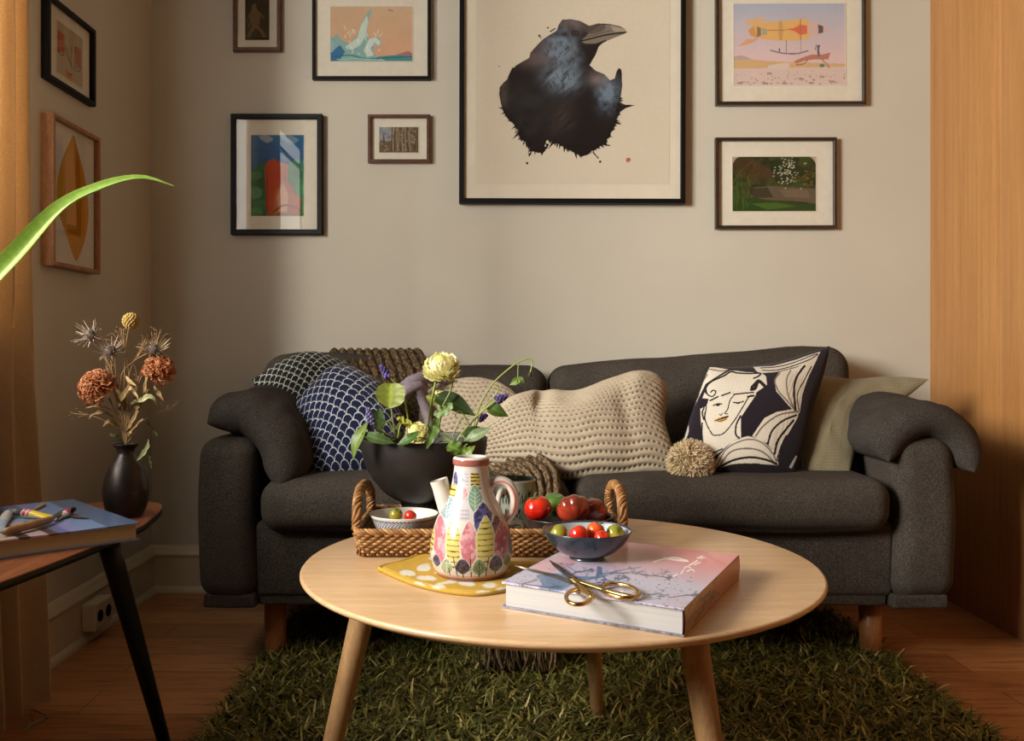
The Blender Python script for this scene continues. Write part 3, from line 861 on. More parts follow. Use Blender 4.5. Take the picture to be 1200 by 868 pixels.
def picture(W, a0, a1, z0, z1, fw, depth, m, label, mount, art, paintf, res, fmat2=None, inset=.006, tilt=0., pmat=None):
    """art = (a0, a1, z0, z1) of the print; paintf(A, Z) -> colours"""
    am = (a0+a1)/2; t = thing('framed_picture', label, 'picture', W.pt(am, z0, 0.0), 'gallery of framed pictures')
    def rot(a, z): return a+(z-z1)*tilt, z-(a-am)*tilt
    def Q(a, z, d): a, z = rot(np.asarray(a, float), np.asarray(z, float)); return W.pt(a, z, d)
    prof = [(0, .001), (0, depth-.003), (.002, depth), (fw-.002, depth), (fw, depth-.002), (fw, depth-inset-.006), (fw-.003, .001)]
    rings = []
    for ca, cz, sa, sz in ((a0, z0, 1, 1), (a1, z0, -1, 1), (a1, z1, -1, -1), (a0, z1, 1, -1)):
        rings.append([Q(ca+sa*i, cz+sz*i, d) for i, d in prof])
    R = np.array(rings); V, q, T = loft(R, closed=True, wrap=True)
    # split vertices per side so mitres stay crisp
    mk('frame', (V, q, T), m, t, smooth=False)
    dm = depth-inset-.006
    def panel(b, d0, d1):
        c = [(b[0], b[2]), (b[1], b[2]), (b[1], b[3]), (b[0], b[3])]
        V = np.array([Q(a, z, d) for d in (d0, d1) for a, z in c])
        q = np.array([[4, 5, 6, 7], [3, 2, 1, 0], [0, 1, 5, 4], [1, 2, 6, 5], [2, 3, 7, 6], [3, 0, 4, 7]])
        return V, q, None
    mo = mk('mount', panel((a0+fw-.002, a1-fw+.002, z0+fw-.002, z1-fw+.002), .003, dm-.003), pmat or M['mount'], t, smooth=False)
    if mount: # bevelled edge of the window cut in the mount
        b = art; e = .0016; rr = []
        for i, d in ((-.0022, dm-.003), (-.0022, dm-.0012), (0, dm-.0012), (0, dm-.0026)):
            rr.append([Q(b[0]+i, b[2]+i, d), Q(b[1]-i, b[2]+i, d), Q(b[1]-i, b[3]-i, d), Q(b[0]+i, b[3]-i, d)])
        V, q, T = loft(np.array(rr)); mk('mount_bevel', (V, q, None), M['mount'], mo, smooth=False)
    na = max(int((art[1]-art[0])/res), 8); nz = max(int((art[3]-art[2])/res), 8)
    A, Z = np.meshgrid(np.linspace(art[0], art[1], na), np.linspace(art[2], art[3], nz), indexing='ij')
    g = grid_q(na, nz)
    mk('print', (Q(A.ravel(), Z.ravel(), dm-.0022), g, None), M['print'], t, smooth=False, col=paintf(A.ravel(), Z.ravel()))
    mk('glass', panel((a0+fw-.002, a1-fw+.002, z0+fw-.002, z1-fw+.002), dm+.002, dm+.004), M['glass'], t, smooth=False)
    return t

SF = (WALL_Y-.018)/F
def bx(px): return (px-CX)*SF
def bz(py): return EYE-(py-CY)*SF
def back(px0, py0, px1, py1, art, fw, depth, m, label, paintf, res=.0016, mount=True, **k):
    def pf(A, Z): return paintf(A/SF+CX, CY-(Z-EYE)/SF)
    return picture(BACK, bx(px0), bx(px1), bz(py1), bz(py0), fw, depth, m, label, mount, (bx(art[0]), bx(art[2]), bz(art[3]), bz(art[1])), pf, res, **k)

# --- the ink raven (coordinates of the drawing / 2.857 + 400)
def raven(x, y):
    zx, zy = (x-400)*2.857, y*2.857
    p = Paint(zx, zy, (208, 198, 178))
    p.noise(.004, .05, 3)
    body = [(740, 68), (770, 66), (800, 72), (830, 88), (862, 80), (900, 82), (930, 88), (950, 98), (958, 110), (940, 118), (905, 130), (875, 146), (862, 158), (852, 185), (840, 205), (832, 220), (852, 238), (882, 250), (900, 270), (916, 264), (922, 240), (930, 228), (939, 236), (941, 290), (934, 345), (950, 351), (985, 353), (955, 362), (936, 374), (922, 402), (918, 425), (905, 440), (902, 460), (888, 468), (880, 485), (868, 490), (850, 505), (838, 506), (830, 518), (805, 526), (790, 514), (775, 510), (755, 494), (740, 488), (720, 478), (705, 478), (690, 470), (682, 492), (684, 508), (668, 514), (655, 512), (640, 508), (636, 522), (634, 500), (620, 482), (612, 464), (600, 462), (596, 440), (585, 430), (575, 408), (560, 402), (545, 380), (536, 350), (530, 320), (531, 295), (545, 278), (562, 262), (570, 240), (585, 222), (612, 206), (630, 196), (634, 178), (655, 155), (678, 132), (700, 118), (722, 104), (728, 86)]
    m = p.inside(body); p._mix(m, (34, 28, 26))
    n1 = fbm(xy0(zx, zy, .02), 4, 5); n2 = fbm(xy0(zx, zy, .06), 3, 9); n3 = fbm(np.stack([(zx+zy)*.08, (zx-zy)*.02, zx*0], 1), 3, 2)
    def wash(cx, cy, rx, ry, col, a, n=n1, ang=0):
        dx, dy = zx-cx, zy-cy; ca, sa = math.cos(ang), math.sin(ang)
        d = np.exp(-(((dx*ca+dy*sa)/rx)**2+((-dx*sa+dy*ca)/ry)**2))
        t = np.clip(d*a*(n*2.0-.15), 0, 1)[:, None]; c = lin(col)
        p.c[m] = (p.c*(1-t)+c*t)[m]
    wash(690, 165, 70, 45, (112, 98, 96), 1.1); wash(770, 85, 60, 25, (110, 98, 96), 1.1); wash(650, 200, 50, 30, (96, 82, 80), .8)
    wash(735, 165, 45, 50, (110, 126, 142), 1.5, n2); wash(738, 265, 50, 38, (116, 132, 146), 1.5, n3); wash(770, 215, 26, 50, (100, 112, 124), 1.0, n2)
    wash(895, 310, 32, 50, (108, 124, 140), 1.3, n2); wash(865, 262, 36, 24, (120, 108, 106), 1.0); wash(640, 330, 90, 50, (58, 58, 58), .7)
    wash(740, 400, 40, 60, (66, 56, 52), .8, n3, .5); wash(545, 310, 14, 50, (96, 86, 80), .9); wash(640, 420, 90, 60, (48, 46, 46), .6, n2)
    for k in range(46):  # feather strokes on throat and breast
        a = RNG.uniform(-.6, 1.0); cx, cy = RNG.normal(738, 26), RNG.choice([160, 190, 262, 280])+RNG.normal()*16; L = RNG.uniform(10, 24)
        p.line([(cx, cy), (cx+L*.6*math.cos(a+1.2), cy+L*.6*math.sin(a+1.2)), (cx+L*math.cos(a+1.5), cy+L*math.sin(a+1.5))], 2.2, (44, 46, 50), .8, 0)
    # ragged feather wisps along the lower outline
    edge = resample(np.array(body[44:]+body[:1] if False else [(940, 330), (925, 400), (905, 440), (880, 485), (838, 506), (805, 524), (755, 494), (700, 478), (684, 500), (660, 513), (634, 502), (600, 458), (572, 408), (540, 365)], float), np.linspace(0, 1, 75))
    ctr = np.array([740., 330.])
    for k, e in enumerate(edge):
        o = (e-ctr)/np.linalg.norm(e-ctr); o = o+RNG.normal(size=2)*.35; L = RNG.uniform(3, 17); s_ = np.array([-o[1], o[0]])*RNG.uniform(3, 7)
        p.fill([tuple(e-o*8+s_), tuple(e+o*L), tuple(e-o*8-s_)], (34, 28, 26))
    # beak
    p.fill([(802, 140), (830, 112), (870, 84), (915, 84), (950, 98), (958, 110), (935, 120), (880, 142), (850, 150), (825, 152)], (128, 118, 106), .92)
    p.fill([(826, 96), (860, 80), (885, 90), (870, 108), (830, 116)], (84, 76, 70), .8, 4)
    p.fill([(900, 88), (950, 98), (957, 108), (915, 108)], (172, 158, 140), .7)
    p.line([(800, 140), (840, 130), (890, 118), (950, 110)], 5, (40, 34, 32)); p.line([(812, 150), (850, 150), (885, 138)], 6, (50, 44, 40)); p.line([(805, 128), (850, 118), (900, 104)], 2.5, (80, 72, 66))
    p.fill([(800, 150), (835, 155), (858, 150), (846, 180), (828, 200)], (36, 30, 30), .9)
    p.ell(783, 113, 12, 9, (30, 26, 26)); p.ell(783, 113, 7, 5.5, (92, 76, 64)); p.ell(783, 113, 3.5, 3.5, (12, 10, 10))
    for cx, cy, r in ((692, 95, 3), (664, 122, 4), (668, 128, 2.5), (624, 548, 4), (868, 542, 4), (632, 518, 4), (530, 225, 2), (640, 488, 3)): p.ell(cx, cy, r, r, (40, 34, 32))
    for pts in ([(560, 262), (575, 230)], [(600, 462), (606, 474)], [(905, 440), (916, 432)], [(845, 512), (862, 530)], [(640, 505), (630, 524)], [(880, 484), (900, 488)], [(700, 108), (716, 98)], [(592, 440), (584, 446)]): p.line(pts, 4, (34, 28, 28), sm=0)
    p.ell(962, 536, 8, 7.5, (172, 84, 78)); p.line([(958, 533), (966, 540)], 2, (206, 150, 136), sm=0)
    return p.c
t = back(539, -72, 803, 239, (558, -40, 785, 216), .0165, .038, M['blackframe'], 'large black framed ink drawing of a raven above the sofa', raven, .00125, mount=False, tilt=.003, pmat=M['paper'])
SFd = None

# --- orange sky and curling wave
def wave(x, y):
    p = Paint(x, y, (214, 160, 104)); p.vgrad(5, 66, (196, 168, 136), (206, 162, 130)); p.noise(.05, .05, 4)
    p.fill([(386, 62), (400, 58), (420, 60), (440, 66), (460, 64), (484, 63), (484, 74), (386, 74)], (72, 138, 138))
    p.fill([(386, 40), (390, 44), (394, 38), (400, 46), (408, 50), (416, 44), (421, 34), (424, 24), (428, 18), (434, 9), (435, 13), (431, 24), (430, 36), (432, 44), (438, 44), (443, 42), (447, 48), (445, 54), (440, 52), (437, 58), (441, 66), (452, 70), (386, 72)], (132, 172, 168), sm=0)
    p.fill([(418, 44), (423, 28), (430, 17), (431, 26), (428, 42), (422, 52), (412, 58), (404, 54)], (200, 214, 200), .85)
    p.fill([(386, 62), (398, 52), (404, 60), (396, 72), (386, 72)], (58, 112, 156)); p.fill([(386, 44), (392, 50), (390, 60), (386, 60)], (140, 176, 186))
    p.fill([(432, 45), (440, 43), (446, 48), (444, 53), (438, 49), (434, 56), (438, 64), (430, 66), (426, 58)], (206, 216, 206), .9)
    p.line([(388, 66), (410, 64), (430, 68), (470, 66), (484, 66)], 1.2, (40, 108, 126)); p.line([(395, 69), (420, 68), (450, 70)], 1., (150, 200, 196))
    p.fill([(462, 64), (472, 61), (478, 59), (484, 62), (484, 65)], (164, 110, 118)); p.line([(455, 11), (460, 12)], 1.2, (150, 110, 90), sm=0)
    for k in range(26): cx, cy = RNG.uniform(404, 446), RNG.uniform(34, 64); p.line([(cx, cy), (cx+RNG.uniform(-3, 3), cy-RNG.uniform(2, 5))], .8, (226, 234, 222), .7, 0)
    return p.c
back(366, -52, 504.5, 93, (387, 7, 483, 71), .010, .026, M['blackframe'], 'black framed print of orange sky and curling teal wave', wave, .0016)

def small_figure(x, y):
    p = Paint(x, y, (62, 50, 34)); p.noise(.12, .35, 3); F1 = (140, 118, 84)
    F1 = (112, 94, 66); p.fill([(293, 14), (297, 9), (302, 12), (304, 20), (302, 30), (296, 32), (292, 24)], F1, .8, 4); p.ell(297, 8, 3, 4, (112, 92, 64))
    p.line([(298, 30), (292, 38), (289, 44)], 4, F1, .8); p.line([(300, 30), (306, 36), (309, 42)], 4, F1, .8); p.line([(293, 14), (289, 22), (291, 30)], 2.5, F1, .7); p.line([(303, 14), (308, 20)], 2.5, F1, .7)
    p.rect(286, 43, 316, 47, (40, 32, 22)); p.rect(286, 0, 290, 47, (48, 38, 26), .6); return p.c
back(273, -38, 329, 60, (286.5, -8, 315, 46), .0125, .024, M['redframe'], 'small mahogany framed sepia print, topmost on the left of the back wall', small_figure, .0016)

def collage(x, y):
    p = Paint(x, y, (40, 96, 136)); p.vgrad(156, 190, (52, 104, 140), (30, 82, 130)); p.noise(.1, .12, 6)
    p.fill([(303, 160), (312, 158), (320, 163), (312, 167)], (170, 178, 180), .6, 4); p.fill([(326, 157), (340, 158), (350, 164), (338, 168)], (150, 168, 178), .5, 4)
    p.rect(293, 176, 357, 178, (30, 70, 120), .6)
    p.fill([(293, 202), (300, 196), (308, 188), (316, 196), (316, 254), (293, 254)], (40, 92, 54)); p.fill([(338, 192), (346, 186), (357, 190), (357, 254), (336, 254)], (54, 116, 72))
    for cx, cy, r, c in ((300, 206, 7, (58, 118, 66)), (308, 214, 8, (32, 76, 46)), (298, 226, 9, (70, 128, 78)), (306, 240, 8, (46, 104, 60)), (300, 248, 7, (66, 122, 72)), (349, 204, 7, (38, 98, 66)), (352, 222, 8, (62, 132, 82)), (346, 240, 9, (50, 112, 66)), (353, 192, 6, (44, 110, 100))): p.ell(cx, cy, r, r*.8, c)
    p.fill([(310, 196), (314, 188), (322, 186), (330, 192), (330, 252), (312, 254)], (166, 66, 42)); p.fill([(329, 190), (337, 192), (340, 252), (329, 254)], (176, 92, 56)); p.fill([(322, 226), (332, 206), (343, 222), (352, 232), (352, 254), (320, 254)], (168, 96, 62))
    p.fill([(324, 230), (331, 214), (338, 228), (336, 248), (326, 248)], (196, 140, 104)); p.line([(320, 248), (334, 240), (352, 246)], 2, (120, 60, 40)); p.line([(334, 207), (340, 214), (347, 228)], 2.5, (120, 66, 46))
    p.line([(313, 250), (313, 200)], 1, (110, 40, 30)); p.rect(293, 249, 357, 254, (60, 96, 52), .5)
    return p.c
back(271, 134, 378, 275, (294, 158, 356, 253), .0175, .030, M['blackframe'], 'wide black framed colourful print with glass reflecting the window', collage, .0015)

def grove(x, y):
    p = Paint(x, y, (112, 98, 80)); p.fill([(443, 147), (463, 147), (459, 164), (443, 166)], (138, 142, 146)); p.noise(.22, .35, 5)
    p.rect(443, 165, 491, 179, (104, 86, 66), .6)
    for k in range(16): X = RNG.uniform(459, 490); p.line([(X, 148), (X+RNG.uniform(-2, 2), 160), (X+RNG.uniform(-1, 1), 176)], RNG.uniform(.8, 2), (74, 60, 46) if k % 2 else (150, 132, 108), .8)
    for k in range(40): p.ell(RNG.uniform(446, 490), RNG.uniform(150, 176), 1.6, 1.2, (84, 72, 56) if k % 2 else (156, 140, 116), .6)
    p.line([(449, 158), (450, 166)], 1.2, (60, 52, 46), sm=0); return p.c
back(431, 134, 504, 190.5, (444, 148, 490, 178), .0115, .022, M['redframe'], 'smallest mahogany framed picture, a brown grove, left of the raven drawing', grove, .0013)

def airship(x, y):
    zx, zy = (x-800)*2.9925, y*2.9925
    p = Paint(zx, zy, (200, 190, 186)); p.vgrad(10, 190, (164, 176, 194), (216, 190, 190)); m = zy > 225; p.c[m] = lin((212, 190, 180))
    p.noise(.012, .05, 5); p.fill([(175, 196), (205, 190), (240, 205), (300, 212), (360, 215), (575, 222), (575, 232), (175, 238)], (206, 168, 108), .9); p.fill([(180, 196), (215, 192), (245, 206), (180, 208)], (170, 160, 168), .8)
    p.fill([(300, 228), (340, 220), (378, 218), (372, 240), (300, 238)], (216, 196, 180))
    p.fill([(215, 70), (260, 60), (300, 64), (270, 84), (225, 84)], (214, 176, 124)); p.fill([(195, 160), (225, 135), (270, 132), (240, 150)], (216, 158, 112))
    p.fill([(228, 104), (250, 84), (300, 74), (360, 70), (420, 64), (443, 66), (444, 134), (400, 140), (330, 140), (270, 132), (240, 124)], (222, 174, 98)); p.fill([(440, 68), (480, 80), (522, 102), (480, 116), (442, 136)], (206, 176, 166))
    p.fill([(232, 104), (250, 88), (262, 130), (240, 122)], (210, 146, 72)); p.fill([(476, 84), (494, 90), (494, 112), (478, 116)], (70, 62, 72)); p.fill([(262, 90), (276, 96), (276, 122), (262, 128)], (80, 74, 92), .8); p.fill([(278, 94), (298, 100), (296, 118), (280, 122)], (150, 160, 130), .9)
    p.fill([(360, 100), (392, 96), (412, 84), (438, 88), (438, 116), (412, 120), (392, 106)], (214, 96, 58)); p.line([(300, 104), (360, 103)], 3, (170, 110, 80)); p.ell(345, 104, 9, 36, (170, 120, 74), .35); p.line([(415, 64), (415, 140)], 2.5, (150, 96, 76), sm=0); p.line([(345, 70), (345, 138)], 2, (150, 110, 84), sm=0)
    p.line([(310, 174), (350, 184), (400, 186), (440, 176)], 5, (120, 112, 128)); p.line([(364, 140), (364, 184)], 2, (130, 116, 120), sm=0); p.line([(415, 140), (415, 184)], 2, (130, 116, 120), sm=0); p.line([(340, 168), (340, 178)], 4, (80, 76, 90), sm=0)
    p.fill([(390, 214), (420, 200), (450, 190), (490, 190), (520, 182), (512, 206), (480, 206), (440, 208), (400, 220)], (178, 112, 86)); p.line([(440, 208), (425, 222), (400, 226)], 4, (150, 92, 70)); p.line([(490, 206), (505, 222), (516, 236)], 3.5, (150, 92, 70)); p.line([(478, 192), (476, 165)], 8, (84, 86, 108), sm=0); p.line([(466, 172), (470, 156)], 3, (84, 86, 108), sm=0); p.ell(478, 160, 5, 5, (70, 66, 80)); p.ell(490, 228, 10, 6, (70, 120, 80))
    for k in range(70):
        a = RNG.uniform(.1, 1); p.ell(RNG.uniform(182, 570), 240+a*56, 2+a*3, 1+a*1.8, (150, 128, 122), .8)
    for cx, cy in ((200, 290), (292, 292), (358, 291), (452, 290), (418, 276), (490, 268), (525, 285), (305, 256)): p.ell(cx, cy, 9, 4, (112, 96, 96)); p.ell(cx, cy+2, 7, 3, (190, 166, 156))
    p.c = p.c*.84+lin((200, 186, 180))*.10; return p.c
back(838.5, -74, 1014, 123, (860, 3.5, 991, 99), .0115, .026, M['brownframe'], 'walnut framed print of a yellow airship over a desert', airship, .0015, tilt=-.003)

def pond(x, y):
    zx, zy = (x-800)*2.9925, y*2.9925
    p = Paint(zx, zy, (44, 56, 30)); n = fbm(xy0(zx, zy, .035), 4, 3); q = fbm(xy0(zx, zy, .11), 3, 8)
    pal = [lin(c) for c in ((26, 34, 22), (48, 64, 34), (74, 66, 40), (62, 82, 40))]
    for k, th in enumerate((.42, .5, .58)): p.c[n > th] = pal[k+1]
    p.c *= (.75+.5*q)[:, None]
    p.fill([(180, 560), (240, 552), (300, 580), (330, 620), (250, 640), (180, 610)], (96, 62, 42), .5); p.line([(178, 640), (205, 600), (250, 560)], 5, (104, 78, 50), .8); p.line([(220, 690), (232, 620), (222, 570)], 4, (70, 60, 34), .8); p.line([(240, 605), (300, 600), (350, 625)], 4, (92, 54, 40), .7)
    p.fill([(250, 655), (320, 650), (400, 656), (470, 660), (470, 712), (400, 704), (300, 700), (240, 690)], (112, 98, 80), .9); p.fill([(340, 662), (440, 664), (452, 692), (360, 690)], (130, 112, 92), .8); p.fill([(235, 660), (300, 655), (320, 690), (250, 694)], (58, 56, 40), .8)
    p.fill([(177, 700), (240, 690), (330, 704), (470, 716), (470, 740), (177, 740)], (52, 78, 34)); p.fill([(240, 712), (330, 708), (400, 722), (300, 734)], (84, 118, 46), .8)
    for k in range(90): p.ell(RNG.normal(372, 22), RNG.normal(595, 28), 3, 2.4, (196, 196, 170), .85)
    for k in range(60): X = RNG.uniform(180, 236); Y = RNG.uniform(620, 735); p.line([(X, Y), (X+RNG.uniform(-4, 4), Y-RNG.uniform(16, 40))], 1.8, (84, 108, 46), .8, 0)
    for k in range(40): p.ell(RNG.uniform(400, 468), RNG.uniform(596, 650), 4, 3, (130, 104, 46), .5)
    for s, cx in ((1, 177), (-1, 470)): p.fill([(cx, 545), (cx+s*26, 545), (cx+s*10, 556), (cx, 572)], (200, 184, 150))
    p.c *= .7; return p.c
back(838.5, 161, 980.5, 268, (859, 183, 957, 247), .0115, .024, M['brownframe'], 'walnut framed dark green woodland pond picture, lowest on the right', pond, .0015, tilt=-.002)

# --- left wall
def sketch(A, Z):
    u = (A-2.405)/(2.545-2.405); v = (1.70-Z)/.145; p = Paint(u, v, (176, 160, 132)); p.noise(4, .06, 3)
    p.fill([(0, 0), (.28, 0), (.28, .34), (.0, .40)], (176, 104, 68)); p.fill([(.72, .06), (.98, .06), (.98, .46), (.75, .44)], (168, 106, 72)); p.fill([(.34, .66), (.60, .64), (.60, .98), (.40, .96)], (190, 128, 72))
    K = (70, 56, 42)
    for l in ([(.0, .38), (.2, .42), (.26, .34)], [(.30, .18), (.45, .36), (.58, .48)], [(.58, .14), (.55, .36), (.60, .58)], [(.34, .34), (.5, .46), (.56, .5)], [(.72, .1), (.70, .56)], [(.72, .46), (.85, .52), (.96, .46)], [(.34, .64), (.46, .70), (.60, .66)], [(.38, .92), (.46, 1.), (.6, .98)], [(.04, .0), (.02, .4)]): p.line(l, .022, K, .8)
    return p.c
picture(LEFT, 2.33, 2.61, 1.547, 1.772, .0135, .022, M['blackframe'], 'black framed orange sketch, upper picture on the left wall', True, (2.40, 2.55, 1.585, 1.725), sketch, .0016)
def lemon(A, Z):
    u = (A-2.35)/.243; v = (1.432-Z)/.352; p = Paint(u, v, (206, 200, 186))
    pod = [(.50, .0), (.60, .10), (.72, .22), (.84, .40), (.88, .56), (.84, .72), (.74, .86), (.62, .965), (.55, .99), (.46, .93), (.32, .80), (.16, .66), (.10, .50), (.14, .36), (.26, .2), (.42, .06)]
    p.rect(.04, .12, .26, .4, (176, 180, 180), .5); p.fill(pod, (198, 138, 40), sm=4); m = p.inside(spline(pod, 4, True))
    def cl(poly, c): k = p.inside(poly) & m; p._mix(k, c)
    cl([(.0, .0), (.36, .0), (.30, .3), (.34, .75), (.0, .8)], (180, 132, 30)); cl([(.30, .2), (.48, .1), (.56, .5), (.56, .72), (.34, .74)], (204, 150, 56)); cl([(.50, .0), (.62, .08), (.70, .5), (.68, .8), (.36, .78), (.34, .72), (.58, .71)], (170, 112, 22))
    return p.c
picture(LEFT, 2.33, 2.612, 1.056, 1.457, .0125, .034, M['oakframe'], 'oak framed yellow pod print, lower picture on the left wall', False, (2.346, 2.597, 1.074, 1.440), lemon, .0016)
# ================================================================== coffee table
TC = (.119, 1.575); TR = .447
ct = thing('coffee_table', 'round pale wood coffee table on splayed legs standing on the rug', 'table', (TC[0], TC[1], 0))
def table_top():
    prof = [(.0, TABLE_Z-.020), (.40, TABLE_Z-.020), (.425, TABLE_Z-.019), (TR-.004, TABLE_Z-.010), (TR, TABLE_Z-.006), (TR, TABLE_Z-.003), (TR-.002, TABLE_Z-.0005), (TR-.005, TABLE_Z), (.2, TABLE_Z), (.0001, TABLE_Z)]
    prof[0] = (.0001, TABLE_Z-.020)
    return lathe(prof, 160, (TC[0], TC[1], 0), False, False)
mk('table_top', table_top(), M['beech'], ct, sharp=50)
for a in (-104, 16, 149):
    d = np.array([math.sin(math.radians(a)), math.cos(math.radians(a)), 0]); c = np.array([TC[0], TC[1], 0])
    p0 = c+d*.435+np.array([0, 0, .001]); p1 = c+d*.332+np.array([0, 0, TABLE_Z-.019])
    q = np.linspace(0, 1, 12)[:, None]; mk('leg', tube(p0*(1-q)+p1*q, np.linspace(.0135, .0215, 12), 24), M['beechleg'], ct)
fr = MB()
for a in (-104, 16, 149):
    d = np.array([math.sin(math.radians(a)), math.cos(math.radians(a)), 0]); s = np.array([d[1], -d[0], 0]); c = np.array([TC[0], TC[1], 0])
    pl = np.array([c+d*.0, c+d*.345])+np.array([0, 0, TABLE_Z-.031]); V, Q, T = tube(resample(pl, np.linspace(0, 1, 4)), [.010, .014, .014, .014], 12); fr.add(V, Q, T)
mk('apron_frame', fr, M['beechleg'], ct)

# ================================================================== rattan tray
M['rattan'] = vcol('honey_rattan', .5, .35, 120., .3, 300., .3)
TX0, TX1, TY0, TY1 = -.253, .250, 1.590, 1.862
tr = thing('wicker_tray', 'rectangular woven rattan tray with two loop handles at the back of the coffee table', 'tray', ((TX0+TX1)/2, (TY0+TY1)/2, TABLE_Z))
pr = lin([(150, 104, 58), (178, 128, 76), (198, 150, 96), (128, 84, 44)])
def perim(inset, m):
    o = rrect(TX0+inset, TY0+inset, TX1-inset, TY1-inset, .022, 8); o = np.vstack([o, o[0]])
    return resample(o, np.linspace(0, 1, m, endpoint=False))
def tray_wall():
    mb = MB(); ns = 164; m = ns*6
    for row in range(8):
        z = TABLE_Z+.005+row*.0050; ins = .013-row*.0009
        o = perim(ins, m); t = np.roll(o, -1, 0)-np.roll(o, 1, 0); t /= np.linalg.norm(t, axis=1)[:, None]; nr = np.stack([-t[:, 1], t[:, 0]], 1)
        ph = np.arange(m)/6*PI+(row % 2)*PI
        q = np.column_stack([o+nr*(.0026*np.sin(ph))[:, None], np.full(m, z)])
        q = np.vstack([q, q[:1]]); V, Q, T = tube(q, (.0027), 6, False); mb.add(V, Q, col=pr[RNG.integers(0, 3)]*RNG.uniform(.85, 1.1))
    o = perim(.010, ns)
    for k in range(ns):
        V, Q, T = tube([(o[k, 0], o[k, 1], TABLE_Z+.003), (o[k, 0], o[k, 1], TABLE_Z+.044)], .0022, 5); mb.add(V, Q, T, col=pr[3])
    return mb
mk('woven_wall', tray_wall(), M['rattan'], tr)
def rope(path, r, strands, pitch, mb, rs):
    p = np.asarray(path, float); d = np.r_[0, np.cumsum(np.linalg.norm(np.diff(p, axis=0), axis=1))]; n = max(int(d[-1]/.003), 8); p = resample(p, np.linspace(0, 1, n))
    t = np.gradient(p, axis=0); t /= np.linalg.norm(t, axis=1)[:, None]; a = np.cross(t, [.3, .2, 1.]); a /= np.linalg.norm(a, axis=1)[:, None]; b = np.cross(t, a)
    s = np.linspace(0, d[-1], n)
    for k in range(strands):
        ph = s/pitch*2*PI+k*2*PI/strands
        V, Q, T = tube(p+r*(np.cos(ph)[:, None]*a+np.sin(ph)[:, None]*b), rs, 6); mb.add(V, Q, T, col=pr[k % 3]*RNG.uniform(.9, 1.15))
rim = MB(); o = perim(.009, 400); rope(np.column_stack([np.vstack([o, o[:1]]), np.full(401, TABLE_Z+.046)]), .0034, 4, .034, rim, .0032)
mk('rim', rim, M['rattan'], tr)
bb = MB(); V, Q, T = prism(rrect(TX0+.012, TY0+.012, TX1-.012, TY1-.012, .016), TABLE_Z+.001, TABLE_Z+.006, .001); bb.add(V, Q, T, col=pr[3])
for k in range(60):
    x = TX0+.02+k*(TX1-TX0-.04)/59; V, Q, T = tube([(x, TY0+.014, TABLE_Z+.006), (x, TY1-.014, TABLE_Z+.006)], .003, 6); bb.add(V, Q, T, col=pr[k % 3])
mk('base', bb, M['rattan'], tr)
for x, s in ((TX0+.008, 1), (TX1-.008, -1)):
    h = MB(); path = spline([(x, 1.628, TABLE_Z+.045), (x, 1.634, TABLE_Z+.082), (x-s*.002, 1.670, TABLE_Z+.104), (x-s*.003, 1.725, TABLE_Z+.110), (x-s*.002, 1.780, TABLE_Z+.104), (x, 1.816, TABLE_Z+.082), (x, 1.822, TABLE_Z+.045)], 10)
    V, Q, T = tube(path, .0072, 10); h.add(V, Q, T, col=pr[1]); rope(path, .0068, 5, .045, h, .0032); mk('handle', h, M['rattan'], tr)
TIN = TABLE_Z+.0092         # top of the tray base

# ================================================================== pottery
M['blackclay'] = simple('black_stoneware', (25, 22, 20), .5, .12, 30., .05, 200.)
PB = (-.133, 1.776)
bw = thing('pedestal_bowl', 'black pedestal flower bowl with ribbed foot standing in the tray', 'bowl', (PB[0], PB[1], TIN))
RZ = .658-TIN
prof = [(.0001, .062), (.045, .064), (.080, .084), (.108, .120), (.122, .155), (.1265, RZ-.002), (.1255, RZ), (.1235, RZ-.001), (.119, .155), (.104, .122), (.076, .088), (.04, .072), (.0001, .070)]
sp = spline(prof, 4); sp[:, 0] = np.maximum(sp[:, 0], .0001)
mk('bowl', lathe(sp, 72, (PB[0], PB[1], TIN), False), M['blackclay'], bw)
foot = spline([(.0001, .0), (.050, .0), (.050, .004), (.046, .02), (.042, .045), (.046, .064), (.05, .070)], 5); foot[:, 0] = np.maximum(foot[:, 0], .0001)
mk('foot', lathe(foot, 168, (PB[0], PB[1], TIN), False, rfun=lambda th, z: 1+.035*np.cos(th*28)), M['blackclay'], bw)
soil = lathe([(.0001, .140), (.06, .144), (.1125, .138)], 48, (PB[0], PB[1], TIN), False)
M['moss'] = simple('dark_foam', (30, 36, 20), .95, .3, 60., .6, 120.)
mk('flower_foam', soil, M['moss'], bw)

def pottery(name, prof, c, n, colf, mat, parent=None, sub=4):
    sp = spline(prof, sub); sp[:, 0] = np.maximum(sp[:, 0], .0001)
    V, Q, T = lathe(sp, n, (c[0], c[1], c[2]), False)
    th = np.tile(np.linspace(0, 2*PI, n, endpoint=False), len(sp)); i = np.repeat(np.arange(len(sp)), n)
    return mk(name, (V, Q, T), mat, parent, col=colf(th, i/len(sp), sp[i, 1], sp[i, 0]))
M['glaze'] = vcol('glossy_glaze', .18, .04, 30., .03, 60., .5, coat=.4)

